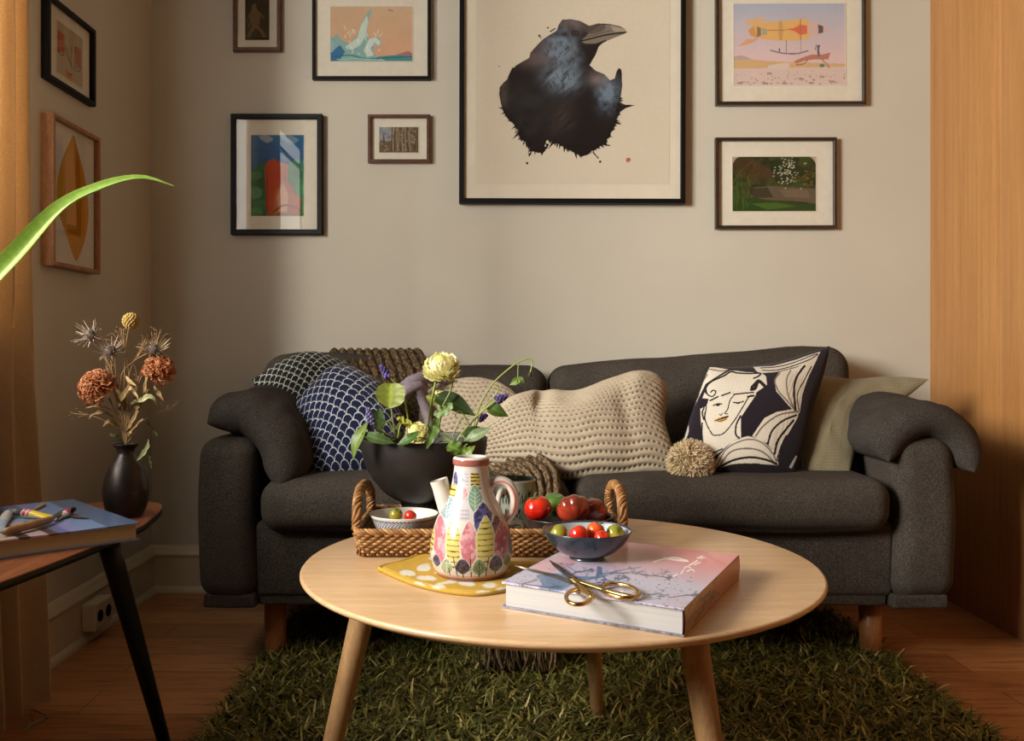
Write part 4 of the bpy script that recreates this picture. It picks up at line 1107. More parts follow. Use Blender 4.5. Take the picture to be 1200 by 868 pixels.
# --- small white bowl with blue hatching
c = (-.162, 1.668, TIN)
def f(th, s, z, r):
    col = np.tile(lin((214, 210, 200)), (len(th), 1)); out = (s < .52) & (z > .006) & (z < .054)
    a = (th*7/PI) % 1; b = (z/.013); zz = np.floor(b) % 2; k = np.where(zz > 0, (a+b*.9) % .25, (a-b*.9) % .25); m = out & ((k < .11) | (np.abs(b-np.round(b)) < .08)); col[m] = lin((62, 70, 112)); return col
wb = thing('small_bowl', 'small white bowl with blue hatched outside, in front of the pedestal bowl', 'bowl', c)
pottery('bowl', [(.0001, .001), (.026, .0), (.028, .004), (.036, .012), (.052, .030), (.061, .049), (.0645, .0575), (.0632, .0585), (.0615, .056), (.050, .034), (.034, .017), (.015, .010), (.0001, .0095)], c, 420, f, M['glaze'], wb, 8)
# --- mug
c = (.0445, 1.783, TIN)
def f(th, s, z, r):
    col = np.tile(lin((150, 156, 140)), (len(th), 1)); out = s < .58
    x = th/(2*PI)*9; y = z/.031; K = lin((34, 36, 40))
    d = np.hypot((x-np.round(x))*1., (y-np.floor(y)-.2)*.9); m = out & (z > .004) & (z < .09) & ((np.abs(d-.42) < .045) | (np.abs(d-.26) < .04) | (d < .1)); col[m] = K
    m = out & ((np.abs(z-.092) < .0012) | (np.abs(z-.006) < .001)); col[m] = K; m = (s > .44) & (s < .56); col[m] = lin((176, 180, 166)); col[s >= .56] = lin((96, 108, 96)); return col
mg = thing('mug', 'grey green mug with black pattern and white handle, behind the jug', 'mug', c)
pottery('body', [(.0001, .001), (.030, .0), (.034, .003), (.037, .02), (.040, .06), (.0445, .101), (.0455, .1045), (.0445, .106), (.0425, .104), (.038, .062), (.034, .012), (.02, .008), (.0001, .008)], c, 300, f, M['glaze'], mg, 8)
M['whiteglaze'] = simple('white_glaze', (196, 188, 176), .2, .03, 30., coat=.4)
d = np.array([-.42, -.91, 0]); b = np.array(c)
mk('handle', tube(spline([b+d*.040+[0, 0, .086], b+d*.058+[0, 0, .090], b+d*.072+[0, 0, .072], b+d*.070+[0, 0, .045], b+d*.054+[0, 0, .026], b+d*.036+[0, 0, .022]], 8), .0055, 12), M['whiteglaze'], mg)
# --- dark bowl with big tomatoes
c = (.1445, 1.690, TIN); M['darkglaze'] = simple('dark_brown_glaze', (46, 38, 36), .3, .15, 40., coat=.3)
db = thing('dark_bowl', 'dark brown bowl of large tomatoes inside the tray', 'bowl', c)
sp = spline([(.0001, .001), (.034, .0), (.036, .004), (.055, .012), (.074, .028), (.0845, .046), (.0868, .0505), (.0855, .0515), (.083, .048), (.072, .032), (.052, .017), (.03, .010), (.0001, .009)], 5); sp[:, 0] = np.maximum(sp[:, 0], .0001)
mk('bowl', lathe(sp, 72, c, False), M['darkglaze'], db)
# --- blue bowl, stands on the book
BOOK_TOP = TABLE_Z+.0385
c = (.155, 1.432, BOOK_TOP); M['blueglaze'] = simple('teal_blue_glaze', (34, 43, 52), .25, .15, 30., coat=.4); M['innerglaze'] = simple('pale_inner_glaze', (150, 156, 160), .25, .1, 40., coat=.4)
bb_ = thing('blue_bowl', 'blue glazed bowl of cherry tomatoes standing on the pink and white book', 'bowl', c)
sp = spline([(.0001, .001), (.027, .0), (.029, .004), (.045, .012), (.060, .025), (.069, .039), (.0718, .0455), (.0708, .0468), (.0690, .044)], 5); sp[:, 0] = np.maximum(sp[:, 0], .0001)
mk('outer_shell', lathe(sp, 72, c, False), M['blueglaze'], bb_)
sp = spline([(.0690, .044), (.058, .028), (.043, .016), (.025, .0095), (.0001, .008)], 6); sp[:, 0] = np.maximum(sp[:, 0], .0001)
mk('inner_glaze', lathe(sp, 72, c, False), M['innerglaze'], bb_)

# ================================================================== tomatoes
def tomato_geo(c, r, sq=.85, lobes=0, la=0., s=0):
    n = 30; v = np.linspace(0, PI, n); th = np.linspace(0, 2*PI, 60, endpoint=False)
    Vv, Th = np.meshgrid(v, th, indexing='ij'); lo = 1-la*(1-np.abs(np.cos(Th*lobes/2+.4*np.sin(Th+s))))*np.sin(Vv)**.5 if lobes else 1
    rr = np.sin(Vv)*lo*r; z = -np.cos(Vv)*sq*r-np.exp(-((PI-Vv)/.32)**2)*.16*r
    rr = np.maximum(rr, 1e-5); V = np.stack([c[0]+rr*np.cos(Th), c[1]+rr*np.sin(Th), c[2]+z], -1)
    return V.reshape(-1, 3), grid_q(n, 60, False, True), None
def tom_mat(name, c1, c2, c3):
    t = NT(name); v = t.coord((1, 1, 1), 'Generated'); sp = t.N('ShaderNodeSeparateXYZ'); t.L(v, sp.inputs[0])
    n = t.noise(t.coord(), 40., 3); ad = t.N('ShaderNodeMath', operation='MULTIPLY_ADD'); t.L(n, ad.inputs[0]); ad.inputs[1].default_value = .5; t.L(sp.outputs[2], ad.inputs[2])
    t.L(t.ramp(ad.outputs[0], [(.35, c1), (.85, c2), (1.15 if False else 1., c3)]), t.b.inputs['Base Color']); t.set(Roughness=.18, Coat_Weight=.5, Subsurface_Weight=0.); return t.m
M['tomred'] = tom_mat('red_tomato_skin', (168, 22, 12), (184, 30, 14), (190, 44, 18)); M['tomorange'] = tom_mat('orange_red_skin', (196, 54, 20), (206, 66, 24), (204, 84, 32)); M['tomheir'] = tom_mat('heirloom_skin', (164, 58, 36), (150, 54, 34), (110, 44, 28))
M['tomgreen'] = tom_mat('green_tomato_skin', (96, 118, 44), (92, 122, 48), (76, 110, 44)); M['tomyel'] = tom_mat('yellow_green_skin', (150, 140, 36), (146, 134, 34), (122, 124, 40)); M['calyx'] = simple('tomato_calyx', (72, 92, 34), .7, .2, 60.)
def tomato(c, r, m, label, calyx=False, grp='cherry tomatoes', name='cherry_tomato', rot=None, **k):
    t = thing(name, label, 'tomato', (c[0], c[1], c[2]-r*k.get('sq', .9)), grp)
    V, Q, T = tomato_geo((0, 0, 0), r, k.pop('sq', .9), **k)
    R = np.eye(3)
    if rot:
        from mathutils import Euler
        R = np.array(Euler(rot).to_matrix())
    mk('fruit', (V@R.T+np.array(c), Q, T), M[m], t)
    if calyx:
        mb = MB(); top = np.array([0, 0, r*.76])
        for j in range(5):
            a = j*2*PI/5+.3; d = np.array([math.cos(a), math.sin(a), 0]); L = r*.62
            V, Q, T = tube(spline([top, top+d*L*.5+[0, 0, r*.06], top+d*L+[0, 0, r*(.10 if j % 2 else -.02)]], 4), np.linspace(.10, .02, 9)*r, 6, flat=.4, up=(0, 0, 1)); mb.add(V@R.T+np.array(c), Q, T)
        V, Q, T = tube(spline([top, top+[.002, 0, r*.2], top+[.006, 0.002, r*.34]], 4), r*.06, 6); mb.add(V@R.T+np.array(c), Q, T); mk('stem', mb, M['calyx'], t)
    return t
def at(px, py, Y): return P(px, py, Y)
# cherry tomatoes in the blue bowl
for px, py, Y, r, m, lab in (
    (655, 625, 1.425, .0148, 'tomyel', 'green yellow cherry tomato, first from the left in the blue bowl'),
    (678, 626, 1.405, .0150, 'tomred', 'red cherry tomato beside the green yellow one in the blue bowl'),
    (698, 622, 1.425, .0150, 'tomorange', 'orange red cherry tomato on top in the middle of the blue bowl'),
    (721, 625, 1.432, .0148, 'tomyel', 'olive yellow cherry tomato at the right rim of the blue bowl'),
    (706, 631, 1.392, .0130, 'tomred', 'small red cherry tomato half sunk at the front of the blue bowl'),
    (686, 634, 1.435, .0140, 'tomred', 'red cherry tomato lying lowest in the middle of the blue bowl')):
    tomato(at(px, py, Y), r, m, lab, rot=(RNG.uniform(-1, 1), RNG.uniform(-1, 1), 0), calyx=(px == 698), sq=.95, grp='cherry tomatoes in the blue bowl')
tomato(at(464, 603, 1.668), .0130, 'tomyel', 'green yellow cherry tomato in the small white bowl', sq=.95, grp='cherry tomatoes in the white bowl', rot=(.3, .4, 0))
tomato(at(481, 605, 1.664), .0120, 'tomred', 'red cherry tomato in the small white bowl', sq=.95, grp='cherry tomatoes in the white bowl', rot=(-.3, .5, 0))
# large tomatoes in the dark bowl
G = 'large tomatoes in the dark bowl'
tomato(at(630, 595, 1.675), .0268, 'tomred', 'bright red tomato with green stem at the left of the dark bowl', True, G, 'tomato', (.15, -.25, 0), sq=.86, lobes=5, la=.06)
tomato(at(650, 591, 1.742), .0260, 'tomgreen', 'green tomato peeking out behind the red tomatoes', False, G, 'tomato', (.2, .1, 0), sq=.88, lobes=6, la=.05)
tomato(at(672, 597, 1.678), .0335, 'tomheir', 'big ribbed brown red heirloom tomato in the middle of the dark bowl', False, G, 'tomato', (-.9, .15, .3), sq=.70, lobes=7, la=.12, s=2.)
tomato(at(697, 598, 1.705), .0262, 'tomheir', 'dark brown red tomato at the right end of the dark bowl', False, G, 'tomato', (-.5, .5, 0), sq=.85, lobes=6, la=.08)

# ================================================================== painted jug
JC = (-.032, 1.462, TABLE_Z+.0075); jk = 1.462/F
M['jug'] = vcol('painted_jug_glaze', .16, .05, 30., .03, 60., .5, coat=.15)
jug = thing('jug', 'hand painted ceramic jug with pastel leaf pattern on the yellow potholder', 'jug', JC)
# profile from the outline: (half width px, py)
jp = [(36, 676), (41, 675), (44, 668), (47.5, 655), (48, 642), (46, 630), (42, 616), (35, 600), (27, 583), (22.5, 568), (20.5, 556), (20, 549), (21.5, 546.5), (21.5, 541), (19.5, 538.5)]
prof = [(.0001, .0008)]+[(a*jk, (676-y)*jk*.985+.0005) for a, y in jp]; top = prof[-1]
prof += [(top[0]-.003, top[1]), (top[0]-.005, top[1]-.006), (top[0]-.004, top[1]-.03), (.0001, top[1]-.045)]
def jugcol(th, s, z, r):
    # unrolled painting: x = px around the middle as seen from the room, y = px height
    side = -np.sin(th); ang = np.arctan2(np.cos(th), np.abs(side)*1.0+1e-9)
    X = 277+61-15+0*th; hw = r/jk*5.427
    zx = (552-490)*5.427+hw*np.cos(th); zy = (676-z/jk/.985-530)*5.427
    p = Paint(zx, zy, (226, 216, 206))
    p.fill([(60, 790), (600, 790), (600, 755), (60, 755)], (206, 160, 130)); p.rect(0, 772, 900, 900, (160, 100, 76))
    p.fill([(100, 640), (600, 640), (600, 752), (100, 752)], (222, 198, 176), .8)
    K = (70, 52, 44)
    def leaf(cx, y0, y1, w, col, top=.5, kind=None, edge=None, tilt=0):
        h = y1-y0; q = [(cx+tilt, y0), (cx+tilt*.6+w*.7, y0+h*.22), (cx+w, y0+h*top), (cx+w*.75, y0+h*.80), (cx, y1), (cx-w*.75, y0+h*.80), (cx-w, y0+h*top), (cx+tilt*.6-w*.7, y0+h*.22)]
        q2 = [(cx+(a-cx)*1.10, y0+h/2+(b-y0-h/2)*1.06) for a, b in q]
        p.fill(q2, edge or (232, 224, 210), sm=4); p.fill(q, col, sm=4); m = p.inside(spline(q, 4, True))
        if kind == 'stripe':
            k = m & (((zy-y0+.04*(zx-cx)*np.sign(zx-cx)) % 33) < 6.5) & (np.abs(zx-cx) < w*.82); p._mix(k, (74, 64, 44))
        elif kind == 'spot':
            n = fbm(xy0(zx, zy, .07), 2, 4); p._mix(m & (n > .55), tuple(np.array(col)*.62))
        elif kind == 'vein':
            p.line([(cx+tilt*.5, y0+h*.15), (cx, y1)], 5, (212, 214, 190))
            for t in (.35, .5, .65, .8):
                for sg in (-1, 1): p.line([(cx, y0+h*t), (cx+sg*w*.75, y0+h*(t-.14))], 4, (206, 214, 190), sm=0)
        elif kind == 'pink':
            n = fbm(xy0(zx, zy, .035), 3, 4); p._mix(m & (n > .55), (206, 120, 132)); p._mix(m & (n < .42), (232, 176, 176))
        elif kind == 'ring':
            p.line([(a*.5+cx*.5, b*.5+(y0+h*.5)*.5) for a, b in q+[q[0]]], 5, (60, 66, 46)); p.line([(cx, y0), (cx, y1)], 4, (60, 66, 46))
    n = fbm(xy0(zx, zy, .05), 2, 9)
    p.fill([(235, 225), (330, 225), (345, 420), (225, 420)], (206, 200, 206), .7)
    p.rect(262, 120, 318, 210, (206, 204, 214), .8)
    for yy in range(140, 420, 22): p.line([(250, yy), (325, yy+2)], 2.5, (150, 146, 160), .8, 0)
    for xx in range(255, 330, 18): p.line([(xx, 350), (xx-4, 420)], 2.5, (150, 146, 160), .6, 0)
    p.line([(286, 175), (287, 200)], 6, K, .8, 0)
    leaf(290, 222, 300, 26, (220, 168, 172), kind='pink'); leaf(240, 130, 240, 14, (104, 100, 150), kind='spot')
    p.fill([(335, 135), (385, 135), (400, 250), (338, 250)], (214, 190, 96))
    for yy in (142, 162, 184, 206, 228): p.line([(338, yy), (386+(yy-140)*.12, yy+2)], 7, (62, 50, 34), sm=0)
    leaf(365, 210, 372, 42, (126, 164, 138), kind='vein', tilt=-4); leaf(215, 210, 300, 30, (222, 200, 110), kind='stripe', tilt=20); leaf(180, 290, 420, 46, (138, 162, 176), kind='vein', tilt=30)
    leaf(412, 316, 520, 56, (96, 96, 146), .35, kind='spot'); leaf(495, 400, 560, 34, (142, 100, 130), .5, kind='spot'); leaf(128, 400, 520, 30, (142, 160, 120), .5)
    leaf(148, 405, 690, 48, (214, 150, 158), .5, 'pink'); leaf(232, 402, 720, 47, (224, 206, 118), .45, 'stripe'); leaf(330, 420, 690, 54, (214, 138, 148), .5, 'pink'); leaf(428, 398, 700, 56, (222, 206, 116), .45, 'stripe'); leaf(530, 440, 690, 48, (200, 112, 128), .5, 'pink'); leaf(88, 420, 640, 22, (214, 196, 110), .5, 'stripe'); leaf(585, 470, 660, 20, (150, 150, 170), .5)
    leaf(190, 655, 755, 34, (150, 160, 118), .6, 'vein'); leaf(290, 645, 745, 46, (84, 76, 92), .62, 'spot'); leaf(392, 650, 752, 42, (128, 146, 102), .6, 'ring'); leaf(492, 632, 740, 42, (92, 82, 104), .6, 'spot'); leaf(125, 640, 720, 26, (96, 84, 120), .6, 'spot'); leaf(560, 640, 720, 22, (140, 150, 110), .6)
    for x0, y0, x1, y1 in ((290, 700, 292, 765), (392, 690, 390, 762), (492, 690, 488, 752), (232, 640, 258, 758), (336, 610, 342, 760), (448, 640, 430, 760), (205, 715, 212, 755), (545, 590, 540, 660)): p.line([(x0, y0), (x1, y1)], 6, K, sm=0)
    p.rect(0, 55, 900, 95, (172, 104, 92)); p.rect(0, 30, 900, 55, (226, 218, 210)); n2 = fbm(xy0(zx, zy, .03), 2, 1)
    inn = s > .80; p.c[inn] = lin((214, 206, 196))
    p.c[(zy > 790) | (z < .003)] = lin((170, 110, 84)); return p.c*.70
pottery('body', prof, JC, 420, jugcol, M['jug'], jug, 16)
jx = lambda px, py, Y=1.462: P(px, py, Y)
sp = spline([jx(536, 613), jx(527, 598), jx(520, 580), jx(514, 562)], 8); V, Q, T = tube(sp, np.interp(np.linspace(0, 1, len(sp)), [0, .5, .85, 1], [.021, .0165, .0145, .0150]), 28, False)
inn = sp[::-1]+0; V2, Q2, T2 = tube(inn, np.interp(np.linspace(0, 1, len(sp)), [0, .15, .5, 1], [.0128, .0118, .0125, .014]), 28, False)
# join lip
mb = MB(); mb.add(V, Q); mb.add(V2, Q2); n = 28; a = V[-n:]; ctr = a.mean(0); th_ = V2[:n]
mb.add(np.vstack([a, ctr+(a-ctr)*.85]), grid_q(2, n, False, True)); mk('spout', mb, M['whiteglaze'], jug)
hp = spline([jx(573, 592), jx(571, 580), jx(576, 568), jx(586, 563), jx(597, 568), jx(603, 582), jx(601, 598), jx(593, 610), jx(587, 620), jx(586, 628)], 8)
V, Q, T = tube(hp, np.interp(np.linspace(0, 1, len(hp)), [0, .1, .5, .9, 1], [.0085, .0082, .0078, .0075, .005]), 16, True, 1.0)
jh = mk('handle', (V, Q, T), M['whiteglaze'], jug)
M['pinkline'] = simple('pink_glaze_line', (190, 124, 116), .2, .05, coat=.4)
off = np.array([0, -.0072, 0]); mk('handle_stripe', tube(hp[6:-4]+off*.93, .0021, 8), M['pinkline'], jh)

# ================================================================== yellow potholder
M['mustard'] = vcol('mustard_quilted_cotton', .9, .08, 200., .4, 500., .15)
def potholder():
    out = [(442, 668), (452, 664), (470, 660), (490, 652), (505, 647.5), (530, 650), (560, 656), (592, 661), (622, 662), (642, 664), (646, 669), (630, 680), (608, 690), (585, 696), (560, 699), (535, 697.5), (508, 693), (482, 686), (462, 678), (448, 671.5)]
    o = np.array([Pz(x, y, TABLE_Z) for x, y in out])[:, :2]; o = spline(o, 6, True); n = len(o); c = o.mean(0)
    fr = [1.0, 1.0, .985, .97, .955, .94, .93]+list(np.linspace(.91, .02, 60)); hh = [.0008, .004, .0066, .0072, .0062, .0045, .0052]+[.0066]*60
    V = []; 
    for f, h in zip(fr, hh): V.append(np.column_stack([c+(o-c)*f, np.full(n, TABLE_Z+h)]))
    R = np.array(V); Vv, Q, T = loft(R, True, True); px, py = proj(Vv); p = Paint(px, py, (184, 148, 62)); p.noise(.08, .06, 4)
    for cx, cy, rx, ry, a in ((477, 671, 9, 3.2, 0), (496, 664.5, 8, 3.8, -.3), (499, 677, 11, 2.6, 0), (490, 684, 7, 2.2, .2), (512, 686, 8, 3, -.3), (516, 671, 7, 1.6, 0), (546, 683, 9, 3.2, .05), (527, 681, 9, 1.7, -.3), (573, 685, 8, 3, -.2), (600, 679, 9, 2.8, -.2), (590, 690, 7, 2, 0), (612, 671, 9, 2.2, 0), (510, 655, 8, 2.2, .2), (566, 693.5, 8, 1.8, 0), (536, 660, 7, 1.8, 0), (590, 668, 7, 2, 0), (632, 670, 6, 2, 0)):
        p.ell(cx, cy, rx, ry, (206, 200, 184), 1, a); p.ell(cx+rx*.5, cy+ry*.4, rx*.6, ry*.8, (206, 200, 184), 1, a)
    m = Vv[:, 2] < TABLE_Z+.0042; p.c[m] = lin((176, 138, 52))
    Vv[:, 2] += np.where(Vv[:, 2] > TABLE_Z+.006, .0012*(fbm(Vv*60, 2)-.5), 0)
    # up-curled left corner
    d = np.clip((-.19-Vv[:, 0])/.06, 0, 1); Vv[:, 2] += .010*d**2
    return (Vv, Q, T), p.c
g, cc = potholder(); tag(mk('potholder', g, M['mustard'], col=cc), 'mustard yellow quilted potholder with white spots under the jug', 'potholder')

# ================================================================== big book
A_, B_, C_, D_ = np.array([.016, 1.286]), np.array([.25, 1.152]), np.array([.406, 1.456]), np.array([.172, 1.59])
M['cover'] = vcol('printed_book_cover', .3, .03, 60., spec=.5, coat=.25); M['pages'] = None
def pages_mat(name, c):
    t = NT(name); v = t.coord((1, 1, 900)); n = t.noise(v, 1.5, 2); t.L(t.ramp(n, [(.3, np.array(c)*.88), (.7, c)]), t.b.inputs['Base Color']); t.set(Roughness=.8); return t.m
M['pages'] = pages_mat('white_page_block', (184, 182, 180))
def quad_grid(a, b, c, d, z, na, nb):
    u = np.linspace(0, 1, na)[:, None, None]; v = np.linspace(0, 1, nb)[None, :, None]
    S = (a*(1-u)*(1-v)+b*u*(1-v)+c*u*v+d*(1-u)*v); return np.concatenate([S, np.full((na, nb, 1), z)], 2).reshape(-1, 3), grid_q(na, nb)
def board(mb, q, z0, z1, paint, na, nb):
    V, g = quad_grid(*q, z1, na, nb); mb.add(V, g, col=paint(V)); V, g = quad_grid(*q, z0, 2, 2); mb.add(V, g[:, ::-1], col=paint(V))
    for i in range(4):
        a, b = q[i], q[(i+1) % 4]; n = 120; t = np.linspace(0, 1, n)[:, None]; e = a*(1-t)+b*t
        V = np.stack([np.column_stack([e, np.full(n, z0)]), np.column_stack([e, np.full(n, z1)])], 1).reshape(-1, 3); mb.add(V, grid_q(n, 2)[:, ::-1], col=paint(V))
def coverpaint(V):
    px, py = proj(V); zx, zy = (px-560)*2.857, (py-560)*2.857
    p = Paint(zx, zy, (204, 196, 206))
    t = np.clip((zx-260)/380, 0, 1)*np.clip((352-zy+(zx-600)*.12)/90, 0, 1)+.35*(fbm(xy0(zx, zy, .012), 3, 4)-.5); t = np.clip(t, 0, 1)[:, None]
    p.c = lin((184, 182, 202))*(1-t)+lin((204, 124, 126))*t
    p.fill([(190, 290), (270, 262), (340, 280), (260, 310), (210, 320)], (204, 160, 168), .8, 4)
    B = (108, 130, 162); D = (54, 66, 96)
    p.fill([(195, 325), (260, 318), (330, 328), (380, 330), (440, 322), (425, 332), (350, 345), (305, 362), (270, 385), (205, 388), (215, 355)], B, .95); p.fill([(400, 295), (415, 298), (420, 325), (395, 330)], (84, 106, 140), .9)
    p.line([(405, 325), (450, 315), (500, 305), (545, 298)], 4, B)
    r = np.random.default_rng(5)
    def branch(x, y, a, L, w, d):
        if d == 0 or L < 6: return
        x1, y1 = x+L*math.cos(a), y+L*math.sin(a)*.45; p.line([(x, y), ((x+x1)/2+r.normal()*2, (y+y1)/2+r.normal()*2), (x1, y1)], w, D, .9, 3)
        for k in range(3): branch(x1, y1, a+r.normal()*.8, L*r.uniform(.55, .85), max(w*.65, 1.5), d-1)
    for x, y, a in ((440, 322, -.2), (330, 345, .6), (420, 330, .9), (300, 330, -.9), (160, 355, .3), (200, 340, 2.6), (520, 385, .2), (640, 400, -.3), (560, 420, 2.8), (540, 320, .3)): branch(x, y, a, 46, 3.2, 4)
    for k in range(420):
        x, y = r.uniform(90, 720), r.uniform(300, 450); p.ell(x, y, r.uniform(1.5, 4), r.uniform(.8, 2), D if k % 3 else (150, 140, 170), .8)
    for k in range(90): x = r.uniform(100, 690); p.ell(x, 395+.088*(x-90)+r.uniform(-14, 6), r.uniform(3, 8), r.uniform(1.5, 3), (70, 70, 110), .8)
    Wt = (238, 226, 218)
    for pts, w in (([(590, 280), (625, 270), (660, 266), (700, 276)], 5), ([(625, 268), (665, 274), (702, 278)], 6), ([(735, 268), (752, 262)], 5), ([(708, 292), (722, 284), (735, 276)], 5), ([(690, 302), (700, 296), (712, 300)], 4), ([(725, 290), (745, 282)], 4), ([(680, 320), (688, 308)], 4), ([(700, 312), (716, 306), (724, 312)], 4), ([(655, 328), (668, 322)], 4), ([(745, 270), (760, 266)], 3)): p.line(pts, w, Wt)
    return p.c
def spinepaint(V):
    px, py = proj(V); zx, zy = (px-560)*2.857, (py-560)*2.857; p = Paint(zx, zy, (176, 132, 118))
    t = np.clip((zx-690)/190, 0, 1)[:, None]; p.c = lin((158, 128, 112))*(1-t)+lin((186, 104, 92))*t
    r = np.random.default_rng(9)
    for k in range(26):
        x = 700+r.uniform(0, 90); y = 470-(x-700)*.75+r.normal()*22; p.line([(x, y), (x+r.uniform(5, 25), y-r.uniform(10, 30)), (x+r.uniform(10, 30), y-r.uniform(5, 40))], 3.5, (66, 58, 52), .9, 3)
    return p.c
bk = thing('book', 'thick hardback book with blue tree and pink cover, at the front of the coffee table', 'book', (*((A_+B_+C_+D_)/4), TABLE_Z))
cv = MB(); z0, z1 = TABLE_Z+.0005, BOOK_TOP-.0005
board(cv, (A_, B_, C_, D_), z1-.0028, z1, coverpaint, 330, 300)
board(cv, (A_, B_, C_, D_), z0, z0+.0028, lambda V: Paint(V[:, 0]*1000, V[:, 1]*1000, (120, 116, 128)).noise(.2, .9, 2).c, 2, 2)
s_in = (B_-A_)/np.linalg.norm(B_-A_); t_in = (D_-A_)/np.linalg.norm(D_-A_)
n = 90; t = np.linspace(0, 1, n); zz = np.linspace(z0, z1, 24); E0 = B_[None]*(1-t)[:, None]+C_[None]*t[:, None]
bul = np.sin(np.linspace(0, PI, 24))*.002
V = np.concatenate([np.repeat((E0[:, None]+s_in*bul[None, :, None]), 1, 0), np.repeat(zz[None, :, None], n, 0)], 2).reshape(-1, 3)
cv.add(V, grid_q(n, 24), col=spinepaint(V)); Vi = V.copy(); Vi[:, :2] -= s_in*.0028; cv.add(Vi, grid_q(n, 24)[:, ::-1], col=spinepaint(Vi))
mk('cover', cv, M['cover'], bk, smooth=False)
q = [A_+s_in*.005+t_in*.004, B_-s_in*.003+t_in*.004, C_-s_in*.003-t_in*.004, D_+s_in*.005-t_in*.004]
pg = MB(); pl = [np.append(x, z) for z in (z0+.0028, z1-.0028) for x in q]
pg.add(np.array(pl), np.array([[3, 2, 1, 0], [4, 5, 6, 7], [0, 1, 5, 4], [1, 2, 6, 5], [2, 3, 7, 6], [3, 0, 4, 7]])); mk('pages', pg, M['pages'], bk, smooth=False)

# ================================================================== scissors
M['gold'] = simple('polished_brass', (206, 176, 114), .22, .06, 40., metal=1.); M['blade'] = simple('scissor_steel', (176, 172, 168), .28, .05, 60., metal=1.)
sc = thing('scissors', 'open scissors with gold loop handles lying on the big book', 'scissors', (.11, 1.30, BOOK_TOP))
zB = BOOK_TOP+.0006
def blade(pts, w, z, h=.0018):
    c = np.array([Pz(x, y, z) for x, y in pts]); c = resample(c, np.linspace(0, 1, 16)); T = np.gradient(c, axis=0); T /= np.linalg.norm(T, axis=1)[:, None]; N = np.stack([-T[:, 1], T[:, 0], 0*T[:, 0]], 1)
    ww = np.interp(np.linspace(0, 1, 16), [0, .2, .7, 1], [w, w, w*.75, .0004]); R = np.stack([c+N*ww[:, None]*.5, c-N*ww[:, None]*.5, c-N*ww[:, None]*.35+[0, 0, h], c+N*ww[:, None]*.2+[0, 0, h]], 1)
    return loft(R, True, True)
mk('blade', blade([(672, 683), (650, 675), (603, 663)], .011, zB), M['blade'], sc, sharp=30)
mk('blade', blade([(676, 681), (662, 671), (644, 657)], .012, zB+.0022), M['blade'], sc, sharp=30)
def loopg(cx, cy, rx, ry, ang, z):
    a = np.linspace(0, 2*PI, 40); q = []
    for t in a:
        dx, dy = rx*math.cos(t), ry*math.sin(t); q.append(Pz(cx+dx*math.cos(ang)-dy*math.sin(ang), cy+dx*math.sin(ang)+dy*math.cos(ang), z))
    return np.array(q)
h = MB(); V, Q, T = tube(loopg(679, 699, 15.5, 9, -.1, zB+.003), .0030, 10, False); h.add(V, Q)
V, Q, T = tube(spline([Pz(674, 679, zB+.003), Pz(677, 686, zB+.0035), Pz(690, 697, zB+.003), Pz(694, 700, zB+.003)], 6), [.0046]*10+[.0036]*9, 10, True); h.add(V, Q, T); mk('handle', h, M['gold'], sc)
h = MB(); V, Q, T = tube(loopg(727, 692, 22, 7.5, .16, zB+.004), .0030, 10, False); h.add(V, Q)
V, Q, T = tube(spline([Pz(668, 678, zB+.005), Pz(690, 685, zB+.005), Pz(715, 693, zB+.0045), Pz(741, 699, zB+.004)], 6), np.linspace(.0044, .0040, 19), 10, True, .7); h.add(V, Q, T); mk('handle', h, M['gold'], sc)
V, Q, T = lathe([(.0001, 0), (.004, 0), (.0042, .001), (.003, .002), (.0001, .0022)], 20, Pz(674, 681, zB+.0065), False); mk('pivot_screw', (V, Q, T), M['gold'], sc)
# ================================================================== leaves and flowers
def leaf_geo(path, w, up=(0, -.6, .8), cup=.15, n=20, m=9, wave=0., shape=None, th=.0006):
    """blade along a path; shape = list of relative half widths"""
    c = resample(spline(path, 10), np.linspace(0, 1, n)); T = np.gradient(c, axis=0); T /= np.linalg.norm(T, axis=1)[:, None]+1e-12
    U = np.tile(np.asarray(up, float), (n, 1)); S = np.cross(T, U); S /= np.linalg.norm(S, axis=1)[:, None]+1e-12; N = np.cross(S, T)
    sh = shape or [.05, .5, .9, 1, .85, .5, .03]; hw = w*np.interp(np.linspace(0, 1, n), np.linspace(0, 1, len(sh)), sh)
    s = np.linspace(-1, 1, m); k = np.linspace(0, 1, n)
    G = c[:, None]+S[:, None]*(s[None]*hw[:, None])[..., None]+N[:, None]*((np.abs(s)[None]**1.5*cup*hw[:, None])+wave*hw[:, None]*np.sin(k[:, None]*22+s[None]*2)*s[None]**2)[..., None]
    q = grid_q(n, m); V = np.vstack([G.reshape(-1, 3), (G-N[:, None]*th).reshape(-1, 3)]); return V, np.vstack([q, q[:, ::-1]+n*m]), None
def leaf_col(n, m, c, mid, edge=.0):
    s = np.abs(np.tile(np.linspace(-1, 1, m), n)); t = np.repeat(np.linspace(0, 1, n), m); k = np.clip(1-s*5, 0, 1)[:, None]
    r = lin(c)*(1+.12*np.sin(t*26+s*9))[:, None]; r = r*(1-k)+lin(mid)*k; return np.vstack([r, r])
M['leaf'] = vcol('green_leaf', .42, .15, 120., .1, 200., .4, trans=.3); M['petal'] = vcol('flower_petal', .7, .03, 120., spec=.1, trans=.22); M['stemg'] = simple('fresh_green_stem', (128, 142, 62), .5, .12, 50.); M['stemd'] = simple('dark_green_stem', (84, 92, 52), .55, .12, 50.)
M['dried'] = vcol('dried_plant', .9, .2, 120., .1, 200., .1)

